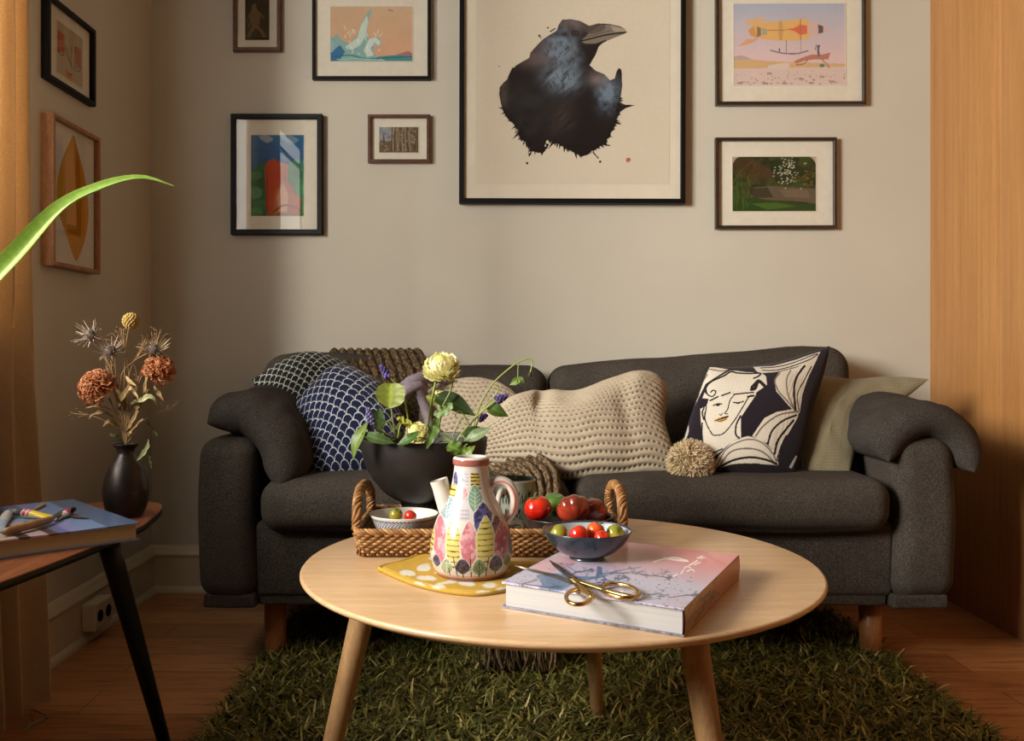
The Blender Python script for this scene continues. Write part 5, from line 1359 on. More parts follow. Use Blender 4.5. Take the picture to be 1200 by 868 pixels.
# ---- strap leaf plant on the window sill (only one leaf reaches into the picture)
pot = thing('potted_plant', 'bright green strap leaf arching in from the left in front of the wall pictures', 'plant', (-1.15, 1.22, WZ0))
pc = (-1.15, 1.22, WZ0); M['terracotta'] = simple('terracotta', (168, 100, 66), .85, .08, 30., .1)
mk('pot', lathe([(.0001, .001), (.045, 0), (.048, .003), (.062, .085), (.066, .086), (.067, .105), (.060, .106), (.058, .09), (.0001, .088)], 40, pc, False), M['terracotta'], pot)
lp = [np.array([-1.15, 1.22, WZ0+.085]), np.array([-1.06, 1.225, .985]), P(-160, 470, 1.24), P(-60, 385, 1.26), P(12, 312, 1.28), P(70, 248, 1.30), P(120, 221, 1.31), P(165, 209, 1.32), P(204, 218, 1.33)]
def strap(path, w, n=70, m=9, c=(140, 170, 70), mid=(182, 204, 118)):
    g = leaf_geo(path, w, (.25, -.62, .75), .75, n, m, 0, [.7, .8, .9, .95, 1, 1, .95, .85, .66, .45, .03]); return g, leaf_col(n, m, c, mid)
g, cc = strap(lp, .0205); mk('leaf', g, M['leaf'], pot, col=cc)
for e in ((-1.12, 1.0, 1.25), (-1.12, 1.42, 1.2), (-1.08, 1.1, 1.28)):
    g, cc = strap([pc+np.array([0, 0, .085]), (np.array(pc)+np.array(e))/2+np.array([0, 0, .14]), np.array(e)], .014); mk('leaf', g, M['leaf'], pot, col=cc)

# ---- fresh arrangement in the pedestal bowl
GR = 'fresh flowers in the pedestal bowl'
def stem(mb, pts, r=.0018, r2=None):
    p = spline(pts, 8); V, Q, T = tube(p, np.linspace(r, r2 or r*.8, len(p)), 8); mb.add(V, Q, T)
def root(px, py, Y=1.77): return P(px, py, Y)
def ranunculus(c, R, axis, col1, col2, layers=8, per=9, spread=1.75, s=0):
    rg = np.random.default_rng(s); ax = np.asarray(axis, float); ax /= np.linalg.norm(ax); a = np.cross(ax, [.3, .9, .2]); a /= np.linalg.norm(a); b = np.cross(ax, a); mb = MB(); n, m = 9, 9
    for L in range(layers):
        f = L/(layers-1); rad = R*(.28+.72*f); tip = .25+spread*f**1.15; cnt = per if L > 1 else 5
        for k in range(cnt):
            ph0 = 2*PI*(k+.5*(L % 2)+rg.uniform(-.2, .2))/cnt; wid = 1.25*2*PI/cnt*(.62 if L > 2 else .9); tipk = tip*rg.uniform(.88, 1.12); rk = rad*rg.uniform(.93, 1.07)
            t = np.linspace(0, 1, n)[:, None]; q = np.linspace(-1, 1, m)[None]
            th = PI*.93+(tipk-PI*.93)*t+0*q; th = th+.16*q**2*t**3+.05*np.sin(q*5+k)*t**2
            wd = np.sin(np.clip(t*1.15+.12, 0, 1.45))*(1-.18*(t > .9)); ph = ph0+q*wid*wd
            rr = rk*(1+.13*t**4*(.4+f)+.03*np.sin(q*6+L))*(.55+.45*np.sin(np.clip(t*2.2, 0, PI/2)))
            G = c+(rr*np.cos(th))[..., None]*ax+(rr*np.sin(th)*np.cos(ph))[..., None]*a+(rr*np.sin(th)*np.sin(ph))[..., None]*b
            k2 = np.broadcast_to(t, (n, m)).ravel()[:, None]; mb.add(G.reshape(-1, 3), grid_q(n, m), col=lin(col1)*(1-k2)+lin(col2)*k2)
    V, Q, T = ball(c, R*.5, 10); mb.add(V, Q, T, col=lin(col1)); return mb
YEL = ((232, 226, 138), (250, 246, 196))
f1 = thing('ranunculus', 'tall pale yellow ranunculus bloom rising from the pedestal bowl', 'flower', P(500, 512, 1.77), GR); mb = MB(); stem(mb, [P(499, 512, 1.765), P(506, 470, 1.757), P(512, 440, 1.75)], .0026, .0024); mk('stem', mb, M['stemg'], f1)
mk('bloom', ranunculus(P(516, 426, 1.75), .034, (-.10, -.50, .86), *YEL, layers=11, per=13, s=1), M['petal'], f1)
f2 = thing('ranunculus', 'yellow ranunculus bloom nodding behind the tallest one', 'flower', P(514, 512, 1.79), GR); mb = MB(); stem(mb, [P(513, 512, 1.785), P(518, 480, 1.785), P(528, 458, 1.785), P(531, 441, 1.785), P(529, 432, 1.785)], .0022); mk('stem', mb, M['stemg'], f2)
mk('bloom', ranunculus(P(527, 432, 1.79), .024, (.55, .1, .8), *YEL, layers=6, s=2), M['petal'], f2)
f3 = thing('ranunculus', 'low open yellow ranunculus resting on the rim of the pedestal bowl', 'flower', P(488, 514, 1.70), GR); mb = MB(); stem(mb, [P(492, 514, 1.74), P(489, 506, 1.72)], .0022); mk('stem', mb, M['stemg'], f3)
mk('bloom', ranunculus(P(487, 504, 1.71), .024, (-.2, -.5, .8), *YEL, layers=6, s=3), M['petal'], f3)
f4 = thing('ranunculus', 'small yellow bloom half hidden behind the two tall stems', 'flower', P(516, 512, 1.82), GR); mb = MB(); stem(mb, [P(512, 512, 1.81), P(515, 480, 1.82), P(516, 466, 1.82)], .0020); mk('stem', mb, M['stemg'], f4)
mk('bloom', ranunculus(P(516, 463, 1.82), .0165, (.3, -.4, .8), *YEL, layers=5, s=4), M['petal'], f4)
f5 = thing('flower_bud', 'green yellow bud above the low yellow bloom', 'flower', P(480, 512, 1.73), GR); mb = MB(); stem(mb, [P(470, 512, 1.73), P(466, 500, 1.72), P(470, 494, 1.72)], .0018); mk('stem', mb, M['stemg'], f5)
mb = MB()
for k, (e, w) in enumerate((((478, 500), .006), ((484, 500), .0055), ((465, 492), .005), ((474, 489), .005))):
    V, Q, T = leaf_geo([P(468+k, 496, 1.715), P((470+e[0])/2, (494+e[1])/2-2, 1.71), P(e[0], e[1], 1.712)], w, (0, -.8, .6), .8); mb.add(V, Q, col=lin((186, 184, 84)))
mk('bud', mb, M['petal'], f5)

def muscari(label, pts, tip, R, n, col, s, L=.03, top=False):
    rg = np.random.default_rng(s); t = thing('grape_hyacinth', label, 'flower', pts[0], GR); mb = MB(); stem(mb, pts+[tip[0]], .0018); mk('stem', mb, M['stemg'], t)
    a, b = np.asarray(tip[0]), np.asarray(tip[1]); ax = (b-a)/np.linalg.norm(b-a); x = np.cross(ax, [.2, .9, .3]); x /= np.linalg.norm(x); y = np.cross(ax, x); mb = MB()
    for k in range(n):
        f = k/(n-1); ph = k*2.4; rr = R*(1-.62*f**1.5)*(.75+.25*np.sin(f*PI)); c = a+(b-a)*f+rr*(np.cos(ph)*x+np.sin(ph)*y); sz = R*.52*(1-.45*f)
        V, Q, T = ball(c, sz, 6, (1, 1, 1.15)); mb.add(V, Q, T, col=lin(np.array(col)*rg.uniform(.75, 1.2)))
    mk('flower_spike', mb, M['petal'], t)
PU = (104, 92, 156)
muscari('purple grape hyacinth on the tall leaning stem at the upper left of the bowl', [P(480, 512, 1.74), P(478, 490, 1.735), P(473, 465, 1.73), P(462, 447, 1.725)], (P(455, 441, 1.722), P(446, 428, 1.72)), .0065, 26, PU, 1)
muscari('pale purple grape hyacinth hanging over the left rim of the bowl', [P(466, 514, 1.70), P(452, 508, 1.69), P(441, 503, 1.685)], (P(436, 502, 1.68), P(431, 478, 1.68)), .0075, 40, (122, 118, 160), 2)
muscari('purple grape hyacinth at the tip of the long right leaning stem', [P(538, 512, 1.72), P(548, 500, 1.72), P(562, 485, 1.72), P(576, 473, 1.72)], (P(582, 469, 1.72), P(595, 463, 1.72)), .0068, 30, (92, 80, 130), 3)
muscari('small dark purple grape hyacinth low on the right side', [P(546, 512, 1.77), P(556, 502, 1.77)], (P(561, 491, 1.77), P(571, 486, 1.77)), .0062, 26, (84, 66, 120), 4)
muscari('tiny purple grape hyacinth among the stems at the bowl rim', [P(462, 515, 1.70), P(460, 512, 1.70)], (P(459, 512, 1.695), P(458, 506, 1.695)), .004, 12, PU, 5)
def leafstem(label, pts, leafs, name='leafy_stem', mat='stemg', r=.0016):
    t = thing(name, label, 'leaf', pts[0], GR); mb = MB(); stem(mb, pts, r); mk('stem', mb, M[mat], t)
    for path, w, c, up, sh, wave in leafs:
        mk('leaf', leaf_geo(path, w, up, .25, 24, 9, wave, sh), M['leaf'], t, col=leaf_col(24, 9, c, np.array(c)*1.25))
    return t
ROUND = [.1, .75, 1, 1, .85, .5, .03]; HEART = [.55, .95, 1, .85, .6, .3, .02]; LANCE = None
F_ = (0, -.9, .3)
leafstem('round bright green leaf standing upright at the left of the flowers', [P(464, 512, 1.72), P(460, 490, 1.72), P(458, 470, 1.715), P(458, 451, 1.71)], [([P(459, 449, 1.71), P(458, 463, 1.705), P(456, 478, 1.705)], .028, (146, 158, 66), F_, [.5, .9, 1, 1, .95, .7, .1], .05)])
leafstem('dark round leaf behind the left grape hyacinth', [P(450, 512, 1.74), P(446, 500, 1.74)], [([P(443, 506, 1.735), P(444, 490, 1.73), P(445, 477, 1.73)], .0135, (62, 84, 40), F_, ROUND, .05)])
leafstem('long green leaf hanging over the left rim of the pedestal bowl', [P(448, 513, 1.70), P(434, 506, 1.68)], [([P(432, 492, 1.685), P(424, 506, 1.66), P(417, 522, 1.655), P(414, 538, 1.66)], .014, (112, 132, 62), (-.6, -.8, .2), LANCE, .0)])
leafstem('flat pointed leaf lying along the front left rim', [P(462, 516, 1.68), P(455, 513, 1.668)], [([P(424, 507, 1.655), P(442, 514, 1.645), P(462, 519, 1.65)], .0125, (86, 112, 60), (0, -.75, .65), LANCE, .05)])
leafstem('glossy dark leaf at the middle of the front rim', [P(500, 514, 1.69), P(490, 512, 1.67)], [([P(466, 521, 1.645), P(480, 514, 1.64), P(491, 505, 1.65)], .0115, (74, 106, 40), (-.2, -.7, .7), LANCE, .05)])
leafstem('large dark leaf pointing right behind the ranunculus stems', [P(514, 512, 1.80), P(516, 490, 1.80), P(517, 474, 1.80)], [([P(510, 466, 1.80), P(528, 470, 1.795), P(545, 480, 1.79), P(557, 487, 1.785)], .0195, (58, 78, 38), (.15, -.9, .4), [.4, .85, 1, .95, .75, .4, .03], .03), ([P(516, 472, 1.80), P(508, 468, 1.80), P(499, 464, 1.80)], .012, (168, 172, 84), F_, ROUND, .05)])
leafstem('pale jagged leaf draping over the front rim of the bowl', [P(506, 512, 1.72), P(510, 496, 1.70), P(514, 488, 1.695)], [([P(530, 472, 1.69), P(520, 482, 1.685), P(508, 486, 1.685)], .011, (132, 156, 98), F_, [.1, .8, .6, 1, .6, .8, .05], .25), ([P(512, 490, 1.69), P(508, 503, 1.66), P(500, 526, 1.645)], .0115, (112, 142, 76), (.2, -.9, .2), [.3, .7, .6, 1, .7, .5, .03], .2)])
leafstem('curled green leaves spilling over the right front rim towards the jug', [P(524, 514, 1.70), P(530, 518, 1.66)], [([P(524, 522, 1.645), P(536, 527, 1.64), P(548, 537, 1.645)], .0165, (104, 132, 54), (.1, -.75, .7), [.4, .8, 1, .75, .9, .6, .05], .2), ([P(544, 536, 1.64), P(550, 528, 1.64), P(557, 522, 1.645)], .010, (120, 146, 62), (0, -.8, .6), HEART, .2)])
leafstem('grey green leaf on the right rim of the pedestal bowl', [P(540, 512, 1.72), P(548, 508, 1.70)], [([P(544, 516, 1.68), P(556, 511, 1.67), P(575, 501, 1.67)], .012, (128, 146, 104), (.2, -.8, .6), LANCE, .05), ([P(546, 518, 1.70), P(554, 508, 1.69), P(568, 502, 1.70)], .014, (66, 92, 42), (-.2, -.9, .4), ROUND, .05)])
leafstem('single triangular leaf on the bent right stem', [P(552, 512, 1.74), P(566, 480, 1.73), P(580, 463, 1.725), P(584, 455, 1.725), P(580, 450, 1.725)], [([P(573, 476, 1.725), P(582, 481, 1.72), P(596, 488, 1.725)], .0135, (84, 108, 44), (.1, -.9, .3), HEART, .03)])
db_ = leafstem('long drooping stem arching to the far right with a small hanging leaf', [P(552, 512, 1.76), P(560, 482, 1.755), P(567, 466, 1.75), P(578, 449, 1.75), P(594, 434, 1.75), P(608, 424, 1.75), P(620, 420, 1.75), P(624, 424, 1.75), P(623, 430, 1.75), P(621, 438, 1.75)],
               [([P(607, 443, 1.75), P(604, 447, 1.748), P(597, 451, 1.75)], .0075, (122, 146, 70), F_, HEART, .1), ([P(607, 443, 1.75), P(612, 447, 1.748), P(615, 450, 1.75)], .0065, (108, 134, 60), F_, HEART, .1)], 'drooping_stem')
mb = MB(); stem(mb, [P(608, 424, 1.75), P(607, 434, 1.75), P(607, 444, 1.75)], .0011); mk('side_stem', mb, M['stemg'], db_)
V, Q, T = ball(P(621, 439, 1.75), .0045, 8, (.8, .8, 1.2)); mk('seed_head', (V, Q, T), simple('dark_seed', (60, 44, 34), .8), db_)
tt = thing('thin_stem', 'thin bare stem bent like a hook at the right of the bowl', 'stem', P(556, 512, 1.71), GR); mb = MB(); stem(mb, [P(553, 514, 1.71), P(548, 494, 1.705), P(541, 483, 1.70), P(536, 482, 1.70), P(533, 488, 1.70)], .0013); stem(mb, [P(530, 512, 1.70), P(540, 492, 1.70), P(552, 486, 1.70)], .0013); mk('stem', mb, M['stemg'], tt)
tt = thing('thin_stem', 'tangled thin green stems lying on the right rim', 'stem', P(530, 516, 1.68), GR); mb = MB()
for a in ([(506, 508), (522, 513), (538, 522)], [(512, 518), (526, 516), (540, 524), (548, 520)], [(536, 516), (540, 510), (546, 514)], [(508, 500), (520, 506), (534, 514)]): stem(mb, [P(x, y, 1.665) for x, y in a], .0016)
mk('stem', mb, M['stemg'], tt)
tt = thing('thin_stem', 'curved green stems arching over the left rim', 'stem', P(456, 516, 1.70), GR); mb = MB()
for a in ([(464, 514), (460, 502), (455, 494), (450, 495), (446, 502)], [(464, 515), (452, 508), (442, 504)], [(466, 514), (468, 502), (470, 496)]): stem(mb, [P(x, y, 1.70) for x, y in a], .0016)
mk('stem', mb, M['stemg'], tt)

# ================================================================== side table on the left
ST = .512
st = thing('side_table', 'brown veneer side table with black edge and black tapered legs at the left', 'table', (-.86, 1.5, 0))
so = spline([(-.640, 1.60), (-.652, 1.72), (-.672, 1.82), (-.700, 1.875), (-.745, 1.897), (-.82, 1.885), (-.90, 1.82), (-.985, 1.71), (-1.03, 1.54), (-1.04, 1.36), (-1.0, 1.16), (-.93, 1.06), (-.82, 1.04), (-.735, 1.075), (-.69, 1.18), (-.660, 1.36)], 10, True)
if np.sum(so[:, 0]*np.roll(so[:, 1], -1)-np.roll(so[:, 0], -1)*so[:, 1]) < 0: so = so[::-1]
mk('table_top', prism(so, ST-.004, ST, .0015), M['teak'], st, sharp=40)
V, Q, T = prism(so*1.0, ST-.016, ST-.0042, .002, under=.004); mk('edge_band', (V, Q, T), M['blacklac'], st, sharp=40)
for x, y, dx, dy in ((-.690, 1.60, .075, .13), (-.92, 1.64, -.07, .09), (-.84, 1.14, .03, -.11)):
    q = np.linspace(0, 1, 10)[:, None]; p0 = np.array([x+dx, y+dy, .001]); p1 = np.array([x, y, ST-.015]); mk('leg', tube(p0*(1-q)+p1*q, np.linspace(.0105, .0195, 10), 20), M['blacklac'], st)
# ---- vase
VC = (-.706, 1.722, ST); vk = 1.722/F
M['vase'] = simple('dark_bronze_glaze', (44, 36, 32), .36, .25, 25., .03, 90., metal=.55)
va = thing('vase', 'small dark bronze bottle vase standing on the side table', 'vase', VC)
vp = [(.0001, .001), (16*vk, .0), (19*vk, .002), (23.5*vk, 12*vk), (25.6*vk, 25*vk), (25.5*vk, 34*vk), (23*vk, 46*vk), (18.5*vk, 58*vk), (13*vk, 67*vk), (10*vk, 73*vk), (10*vk, 78*vk), (14.2*vk, 83.5*vk), (14.4*vk, 85*vk), (12.5*vk, 84.5*vk), (8*vk, 77*vk), (8*vk, 70*vk), (.0001, 60*vk)]
sp = spline(vp, 8); sp[:, 0] = np.maximum(sp[:, 0], .0001); zz = sp[:, 1]/vk; sp[:, 0] += np.where((zz > 30) & (zz < 70), .00035*np.sin(zz*2.2), 0)
mk('body', lathe(sp, 64, VC, False), M['vase'], va)
# ---- dried stems
GD = 'dried stems in the bronze vase'; NK = [P(148, 545, 1.722), P(147.5, 524, 1.722)]
M['dstem'] = simple('dried_brown_stem', (124, 96, 60), .9, .2, 60.)
def dried(name, label, pts, head, hname, leaves=(), r=.0014, hcol=None):
    t = thing(name, label, 'dried flower', NK[0], GD); mb = MB(); stem(mb, NK+pts, r); mk('stem', mb, M['dstem'], t)
    if head is not None: mk(hname, head, M['dried'], t)
    for path, w, c, up in leaves: mk('leaf', leaf_geo(path, w, up, .6, 20, 7, .2), M['dried'], t, col=leaf_col(20, 7, c, np.array(c)*1.15))
def pincushion(c, R, up, n=260, s=0):
    rg = np.random.default_rng(s); up = np.array(up)/np.linalg.norm(up); mb = MB(); V, Q, T = ball(c, R*.5, 10); mb.add(V, Q, T, col=lin((128, 66, 36)))
    pal = lin([(196, 116, 72), (212, 146, 100), (166, 90, 54), (222, 164, 120)])
    for k in range(n):
        d = rg.normal(size=3); d /= np.linalg.norm(d)
        if d@up < -.55: d = -d
        b = np.cross(d, rg.normal(size=3)); b /= np.linalg.norm(b); L = R*rg.uniform(.88, 1.12)
        p = spline([c+d*R*.3, c+(d+b*.22)*L*.75, c+(d+b*.12)*L*1.02, c+(d-b*.18)*L*1.0], 3); V, Q, T = tube(p, np.linspace(.0011, .0008, len(p)), 4, False); mb.add(V, Q, col=pal[rg.integers(0, 4)])
    return mb
def thistle(c, R, ax, s=0, col=(156, 138, 118)):
    rg = np.random.default_rng(s); ax = np.array(ax, float)/np.linalg.norm(ax); a = np.cross(ax, [.1, .8, .5]); a /= np.linalg.norm(a); b = np.cross(ax, a); mb = MB()
    V, Q, T = ball(c+ax*R*.1, R*.34, 9, (1, 1, 1.25)); mb.add(V, Q, T, col=lin((112, 98, 88)))
    for k in range(60): d = rg.normal(size=3); d /= np.linalg.norm(d); d += ax*.3; V, Q, T = tube([c+ax*R*.1+d*R*.28, c+ax*R*.1+d*R*.48], [.0006, .0003], 4); mb.add(V, Q, T, col=lin((140, 124, 116)))
    for k in range(28):
        ph = 2*PI*k/14+rg.uniform(-.15, .15); o = np.cos(ph)*a+np.sin(ph)*b; L = R*rg.uniform(.85, 1.15); lift = rg.uniform(-.05, .5)+(.5 if k > 13 else 0); V, Q, T = leaf_geo([c-ax*R*.15, c+o*L*.5+ax*L*lift*.3, c+o*L+ax*L*lift], R*.06, ax, .5, 10, 5, .4, [.6, 1, .7, .9, .5, .5, .02]); mb.add(V, Q, col=lin(np.array(col)*rg.uniform(.85, 1.2)))
    return mb
def globe(c, R, s=0):
    mb = MB(); V, Q, T = ball(c, R*.82, 12); mb.add(V, Q, T, col=lin((150, 122, 66))); n = 110
    for k in range(n):
        z = 1-2*(k+.5)/n; ph = k*2.39996; d = np.array([math.sqrt(1-z*z)*math.cos(ph), math.sqrt(1-z*z)*math.sin(ph), z]); V, Q, T = ball(c+d*R*.86, R*.17, 5); mb.add(V, Q, T, col=lin((190, 160, 96) if k % 3 else (160, 130, 74)))
    return mb
TN = (176, 148, 104); T2 = (152, 124, 86); T3 = (128, 104, 70); GN = (132, 134, 92)
Yv = 1.722
D = lambda x, y, dy=0: P(x, y, Yv+dy)
dried('dried_scabiosa', 'tallest dried stem with a round tan globe head', [D(146, 480), D(146, 440), D(147, 412), D(150, 390), D(153, 378)], globe(D(153.5, 376), .0165), 'seed_globe', [([D(147, 440), D(152, 446, -.01), D(160, 452, -.015)], .004, TN, (0, -1, 0))])
dried('dried_thistle', 'dried thistle furthest left at the top of the vase stems', [D(143, 490), D(136, 450), D(124, 418), D(113, 403), D(109, 397)], thistle(D(107, 394), .030, (-.3, -.75, .5), 1), 'thistle_head')
dried('dried_thistle', 'dried thistle just above the left orange flower', [D(142, 495), D(134, 455), D(130, 422)], thistle(D(129, 412, -.01), .027, (.05, -.7, .6), 2, (144, 126, 112)), 'thistle_head')
dried('dried_thistle', 'pale dried thistle above the right orange flower', [D(146, 490), D(142, 442), D(156, 424), D(172, 414)], thistle(D(179, 412), .030, (.35, -.5, .75), 3, (184, 162, 128)), 'thistle_head')
dried('dried_pincushion', 'dried orange pincushion flower on the left of the vase', [D(142, 500), D(136, 485), D(128, 466)], pincushion(D(116, 455, -.01), .033, (-.4, -.4, .8), 330, 1), 'pincushion_head',
      [([D(132, 480), D(118, 477, -.02), D(100, 478, -.03)], .006, TN, (0, -.4, .9)), ([D(134, 490), D(122, 484, -.02), D(108, 487, -.03), D(104, 492, -.03)], .006, T2, (0, -.5, .8)), ([D(136, 480), D(146, 464, -.03), D(152, 448, -.03)], .008, T3, (-.5, -.8, .2)), ([D(140, 500), D(128, 494, -.02), D(120, 500, -.02)], .005, T2, (0, -.8, .5)), ([D(122, 470), D(104, 462, .01), D(92, 454, .02)], .006, T2, (0, -.6, .7))], .002)
dried('dried_pincushion', 'dried orange pincushion flower on the right of the vase', [D(152, 500), D(164, 475), D(174, 456)], pincushion(D(186, 435), .028, (.4, -.4, .8), 300, 2), 'pincushion_head',
      [([D(166, 470), D(172, 452, -.02), D(174, 436, -.02), D(178, 424, -.015)], .006, T2, (-.6, -.7, .1)), ([D(158, 490), D(164, 474, -.02), D(170, 464, -.02)], .006, TN, (-.4, -.8, .3)), ([D(150, 512), D(158, 500, -.02), D(168, 490, -.02)], .006, TN, (-.3, -.8, .4)), ([D(152, 500), D(162, 480, .01), D(158, 452, .01)], .006, T3, (-.5, -.8, .2)), ([D(180, 452), D(188, 462, -.01), D(192, 470, -.01)], .005, T2, (-.5, -.8, .2))], .002)
dried('dried_leaf_stem', 'dried stem with a broad pale green leaf in the middle of the bunch', [D(148, 500), D(152, 480), D(158, 472)], None, '', [([D(152, 472), D(164, 472, -.03), D(176, 466, -.035), D(184, 474, -.03)], .0105, (158, 154, 112), (0, -.55, .8)), ([D(148, 480), D(140, 466, -.02), D(134, 452, -.02)], .006, T3, (.4, -.8, .3)), ([D(148, 505), D(156, 494, -.02), D(164, 478, -.02)], .006, T2, (-.5, -.8, .2)), ([D(147, 470), D(152, 455, -.02), D(160, 462, -.03), D(163, 470, -.03)], .005, TN, (-.5, -.8, .2))])
dried('dried_leaf_stem', 'dried stem whose green leaf droops beside the vase neck', [D(150, 518), D(158, 508)], None, '', [([D(174, 514, -.01), D(174, 524, -.015), D(168, 533, -.02), D(160, 540, -.02)], .0065, GN, (-.5, -.8, .2)), ([D(172, 492), D(182, 504, .02), D(186, 512, .02)], .006, (112, 110, 70), (-.6, -.7, .2)), ([D(174, 530, .01), D(178, 540, .01), D(178, 550, .01)], .006, (104, 104, 70), (-.7, -.6, .1)), ([D(144, 518), D(134, 512, -.01), D(128, 508, -.01)], .006, (96, 98, 62), (0, -.7, .6))])
tw = thing('dried_twig', 'wispy branching dried twigs spreading around the dried bunch', 'dried flower', NK[0], GD); mb = MB()
rg = np.random.default_rng(4)
for e in ((92, 482), (200, 478), (134, 400), (186, 392), (170, 398), (124, 428), (162, 440), (118, 398), (142, 386), (150, 470)):
    m = ((147+e[0])/2+rg.normal()*5, (500+e[1])/2+rg.normal()*6); stem(mb, [D(147, 505), D(*m), D(*e)], .0007)
    for k in range(6): x, y = e[0]+rg.normal()*6, e[1]+rg.normal()*5; stem(mb, [D((m[0]+e[0])/2, (m[1]+e[1])/2), D((x+e[0])/2, (y+e[1])/2+2), D(x, y)], .0005)
    for k in range(4): V, Q, T = ball(D(e[0]+rg.normal()*5, e[1]+rg.normal()*4), .0014, 5); mb.add(V, Q, T)
mk('twig', mb, M['dstem'], tw)

# ---- book on the side table
BT = ST+.0295
T0 = np.array([-.592, 1.503]); bk_e = np.array([-.226, .241]); fr_e = np.array([-.158, -.142])*1.62
bb2 = thing('book', 'thick hardback book with blue and striped cover on the side table', 'book', (T0[0]-.2, T0[1], ST))
def stripepaint(V):
    fe = fr_e/np.linalg.norm(fr_e); be = bk_e/np.linalg.norm(bk_e); d = np.stack([V[:, 0]-T0[0], V[:, 1]-T0[1]], 1); a = (d@fe)/np.linalg.norm(fr_e); b = (d@be)/np.linalg.norm(bk_e)
    c = np.zeros((len(V), 3)); c[:] = lin((52, 44, 44)); cols = [(0, .155, (74, 94, 124)), (.155, .26, (104, 130, 168)), (.26, .325, (118, 124, 170)), (.325, .375, (90, 96, 140)), (.375, .42, (64, 52, 54)), (.42, .495, (168, 146, 150)), (.495, .545, (60, 50, 48)), (.545, .63, (176, 158, 144)), (.63, .68, (58, 46, 42)), (.68, .75, (172, 150, 130)), (.75, .80, (60, 48, 42)), (.80, .86, (160, 136, 112))]
    for x0, x1, k in cols: c[(a >= x0) & (a < x1)] = lin(k)
    far = (b > .62) & (a > .375); c[far] = lin((58, 76, 100)); m = (b > .45) & (b < .62) & (a > .30); c[m] = lin((120, 152, 170)); m = (b > .75) & (a > .42); c[m] = lin((38, 36, 38)); return c
mb = MB(); q = (T0, T0+bk_e, T0+bk_e+fr_e, T0+fr_e)
board(mb, q, BT-.0028, BT, stripepaint, 200, 160); board(mb, q, ST+.0004, ST+.0032, lambda V: np.tile(lin((98, 108, 132)), (len(V), 1)), 2, 2)
e = (T0+fr_e, T0+fr_e+bk_e); fe = fr_e/np.linalg.norm(fr_e)
V = np.array([[*e[0], ST+.0004], [*e[1], ST+.0004], [*e[1], BT], [*e[0], BT]]); mb.add(V, np.array([[0, 1, 2, 3]]), col=lin((60, 52, 50))); V = V-np.array([*fe*.003, 0]); mb.add(V, np.array([[3, 2, 1, 0]]), col=lin((60, 52, 50)))
mk('cover', mb, M['cover'], bb2, smooth=False)
M['pages2'] = pages_mat('cream_page_block', (186, 164, 128)); be = bk_e/np.linalg.norm(bk_e)
q = [T0+fe*.005+be*.005, T0+bk_e+fe*.005-be*.005, T0+bk_e+fr_e-fe*.003-be*.005, T0+fr_e-fe*.003+be*.005]
pl = [np.append(x, z) for z in (ST+.0032, BT-.0028) for x in q]; pg = MB(); pg.add(np.array(pl), np.array([[0, 1, 2, 3], [7, 6, 5, 4], [4, 5, 1, 0], [5, 6, 2, 1], [6, 7, 3, 2], [7, 4, 0, 3]])); mk('pages', pg, M['pages2'], bb2, smooth=False)

# ---- paint tubes and palette knife on that book
M['white'] = simple('white_tube_enamel', (206, 200, 190), .35, .05, 40.); M['tubeprint'] = vcol('paint_tube_label', .35, .05, 60.); M['greycap'] = simple('grey_plastic_cap', (112, 108, 102), .5, .1)
def paint_tube(label, a, b, r, colf, cap, cl):
    a = np.array([*a[:2], BT+r]); b = np.array([*b[:2], BT+.002]); t = thing('paint_tube', label, 'paint tube', (*((a+b)/2)[:2], BT), 'paint tubes on the striped book')
    ax = b-a; ax /= np.linalg.norm(ax); sd = np.cross(ax, [0, 0, 1.]); sd /= np.linalg.norm(sd); up = np.cross(sd, ax); n = 40; rings = []; th = np.linspace(0, 2*PI, 32, endpoint=False)
    for k in range(n):
        f = k/(n-1); w = r*(1+.5*f**2); h = max(r*(1-f**1.6), .0009); w = w*(.55+.45*min(1, f/.06)); h = h*(.55+.45*min(1, f/.06)) ; c = a+(b-a)*f; rings.append(c+np.cos(th)[:, None]*sd*w+np.sin(th)[:, None]*up*h)
    V, Q, T = loft(np.array(rings), True, True); f = ((V-a)@ax)/np.linalg.norm(b-a); mk('tube_body', (V, Q, T), M['tubeprint'], t, col=colf(f, V))
    p = [a-ax*.002, a-ax*.006, a-ax*.0061, a-ax*.019, a-ax*.0195]; mk('cap', tube(p, [r*.35, r*.35, r*.72, r*.62, r*.5], 24), cap, t); return t
def c1(f, V):
    c = np.tile(lin((198, 190, 178)), (len(f), 1)); c[(f > .10) & (f < .28)] = lin((196, 52, 40)); c[(f > .17) & (f < .21)] = lin((206, 190, 180)); c[(f > .30) & (f < .78)] = lin((218, 190, 36)); low = V[:, 2] < BT+.005; c[low] = lin((190, 186, 176)); return c
pT = lambda x, y, z=BT+.004: Pz(x, y, z)
paint_tube('white paint tube with yellow and red bands and grey cap on the striped book', pT(26, 604), pT(68, 606), .0085, c1, M['greycap'], None)
def c2(f, V):
    c = np.tile(lin((188, 186, 184)), (len(f), 1)); c[(f > .05) & (f < .25)] = lin((190, 60, 96)); c[(f > .25) & (f < .36)] = lin((210, 204, 200)); n = fbm(V*160, 2, 3); c[(n > .58) & (f > .4)] = lin((96, 98, 104)); return c
paint_tube('silver white paint tube with pink band and black cap beside the yellow one', pT(80, 602), pT(62, 608), .0070, c2, M['blacklac'], None)
def c3(f, V):
    c = np.tile(lin((150, 164, 176)), (len(f), 1)); c[(f > .1) & (f < .5)] = lin((176, 176, 172)); return c
paint_tube('pale blue grey paint tube lying at the left edge of the photo', pT(10, 604), pT(-6, 622), .0080, c3, M['greycap'], None)
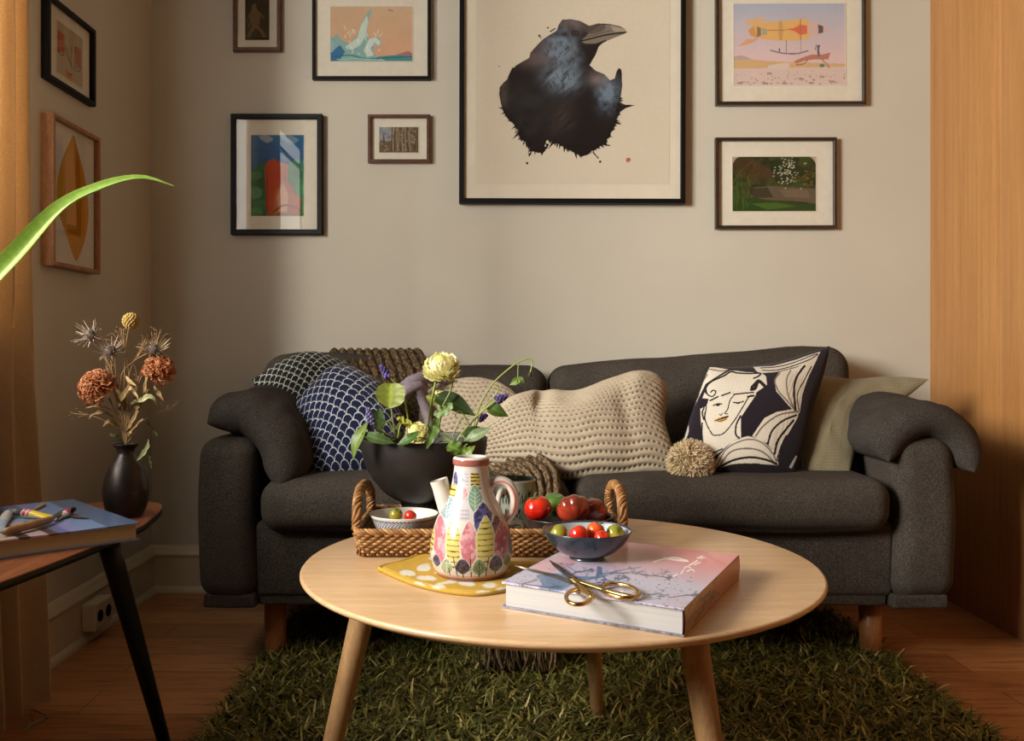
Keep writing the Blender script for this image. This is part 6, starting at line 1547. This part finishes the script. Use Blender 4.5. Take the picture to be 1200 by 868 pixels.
pk = thing('palette_knife', 'palette knife with wooden handle on the striped book', 'knife', (*Pz(40, 612, BT)[:2], BT))
hp = [Pz(3, 624, BT+.007), Pz(14, 621, BT+.008), Pz(36, 615, BT+.009), Pz(54, 610, BT+.008), Pz(60, 608, BT+.008)]; p = spline(hp, 8)
mk('handle', tube(p, np.interp(np.linspace(0, 1, len(p)), [0, .1, .5, .85, 1], [.003, .0064, .0070, .0060, .0050]), 16), wood('tan_handle_wood', (128, 92, 58), (166, 124, 82), 0, 20, 6, .5), pk)
p = spline([Pz(60, 608, BT+.008), Pz(66, 604, BT+.009), Pz(72, 599, BT+.011), Pz(78, 598, BT+.006)], 6); mk('ferrule', tube(p, np.linspace(.0042, .0014, len(p)), 12), M['steel'], pk)
mk('blade', leaf_geo([Pz(76, 598, BT+.006), Pz(90, 605, BT+.003), Pz(104, 607, BT+.0015)], .007, (0, 0, 1), 0, 16, 5, 0, [.3, .6, .9, 1, .95, .8, .4], .0008), M['steel'], pk, smooth=False)
p = [Pz(42, 596, BT+.003), Pz(54, 590, BT+.003)]; tag(mk('pencil', tube(resample(np.array(p), np.linspace(0, 1, 6)), [.0028, .0028, .0028, .0028, .0028, .0006], 6), simple('ochre_pencil', (176, 140, 60), .5)), 'short ochre pencil at the back edge of the striped book', 'pencil')
# ================================================================== light and camera
def area(name, loc, rot, sx, sy, power, col):
    l = bpy.data.lights.new(name, 'AREA'); l.shape = 'RECTANGLE'; l.size = sx; l.size_y = sy; l.energy = power; l.color = col
    o = bpy.data.objects.new(name, l); COLL.objects.link(o); o.location = loc; o.rotation_euler = rot; return o
# daylight standing outside the window of the left wall, low and warm
area('window_daylight', (LEFT_X-.075, 1.20, 1.60), (0, math.radians(-90), 0), 1.1, 1.82, 48, (1., .965, .91))
def aim(o, tgt):
    d = Vector(tgt)-Vector(o.location); o.rotation_euler = d.to_track_quat('-Z', 'Y').to_euler()
low = area('low_daylight_outside', (-2.65, -.15, 1.85), (0, 0, 0), 1.0, 1.0, 255, (1., .945, .86)); aim(low, (.35, 2.3, .75))
w = bpy.data.worlds.new('room_world'); scene.world = w; w.use_nodes = True
bg = w.node_tree.nodes['Background']; bg.inputs['Color'].default_value = (1., .92, .82, 1); bg.inputs['Strength'].default_value = .04
cam = bpy.data.cameras.new('camera'); co = bpy.data.objects.new('camera', cam); COLL.objects.link(co)
co.location = (0, 0, EYE); co.rotation_euler = (PI/2, 0, 0)
cam.sensor_width = 36; cam.lens = 36*F/1200; cam.shift_x = (600-CX)/1200; cam.shift_y = (CY-434)/1200; cam.clip_start = .02
scene.camera = co
vs = scene.view_settings; vs.view_transform = 'Standard'; vs.look = 'None'; vs.exposure = -.06; vs.gamma = 1.; vs.use_curve_mapping = False
scene.cycles.use_denoising = True
scene.cycles.max_bounces = 8; scene.cycles.transparent_max_bounces = 12; scene.cycles.diffuse_bounces = 4
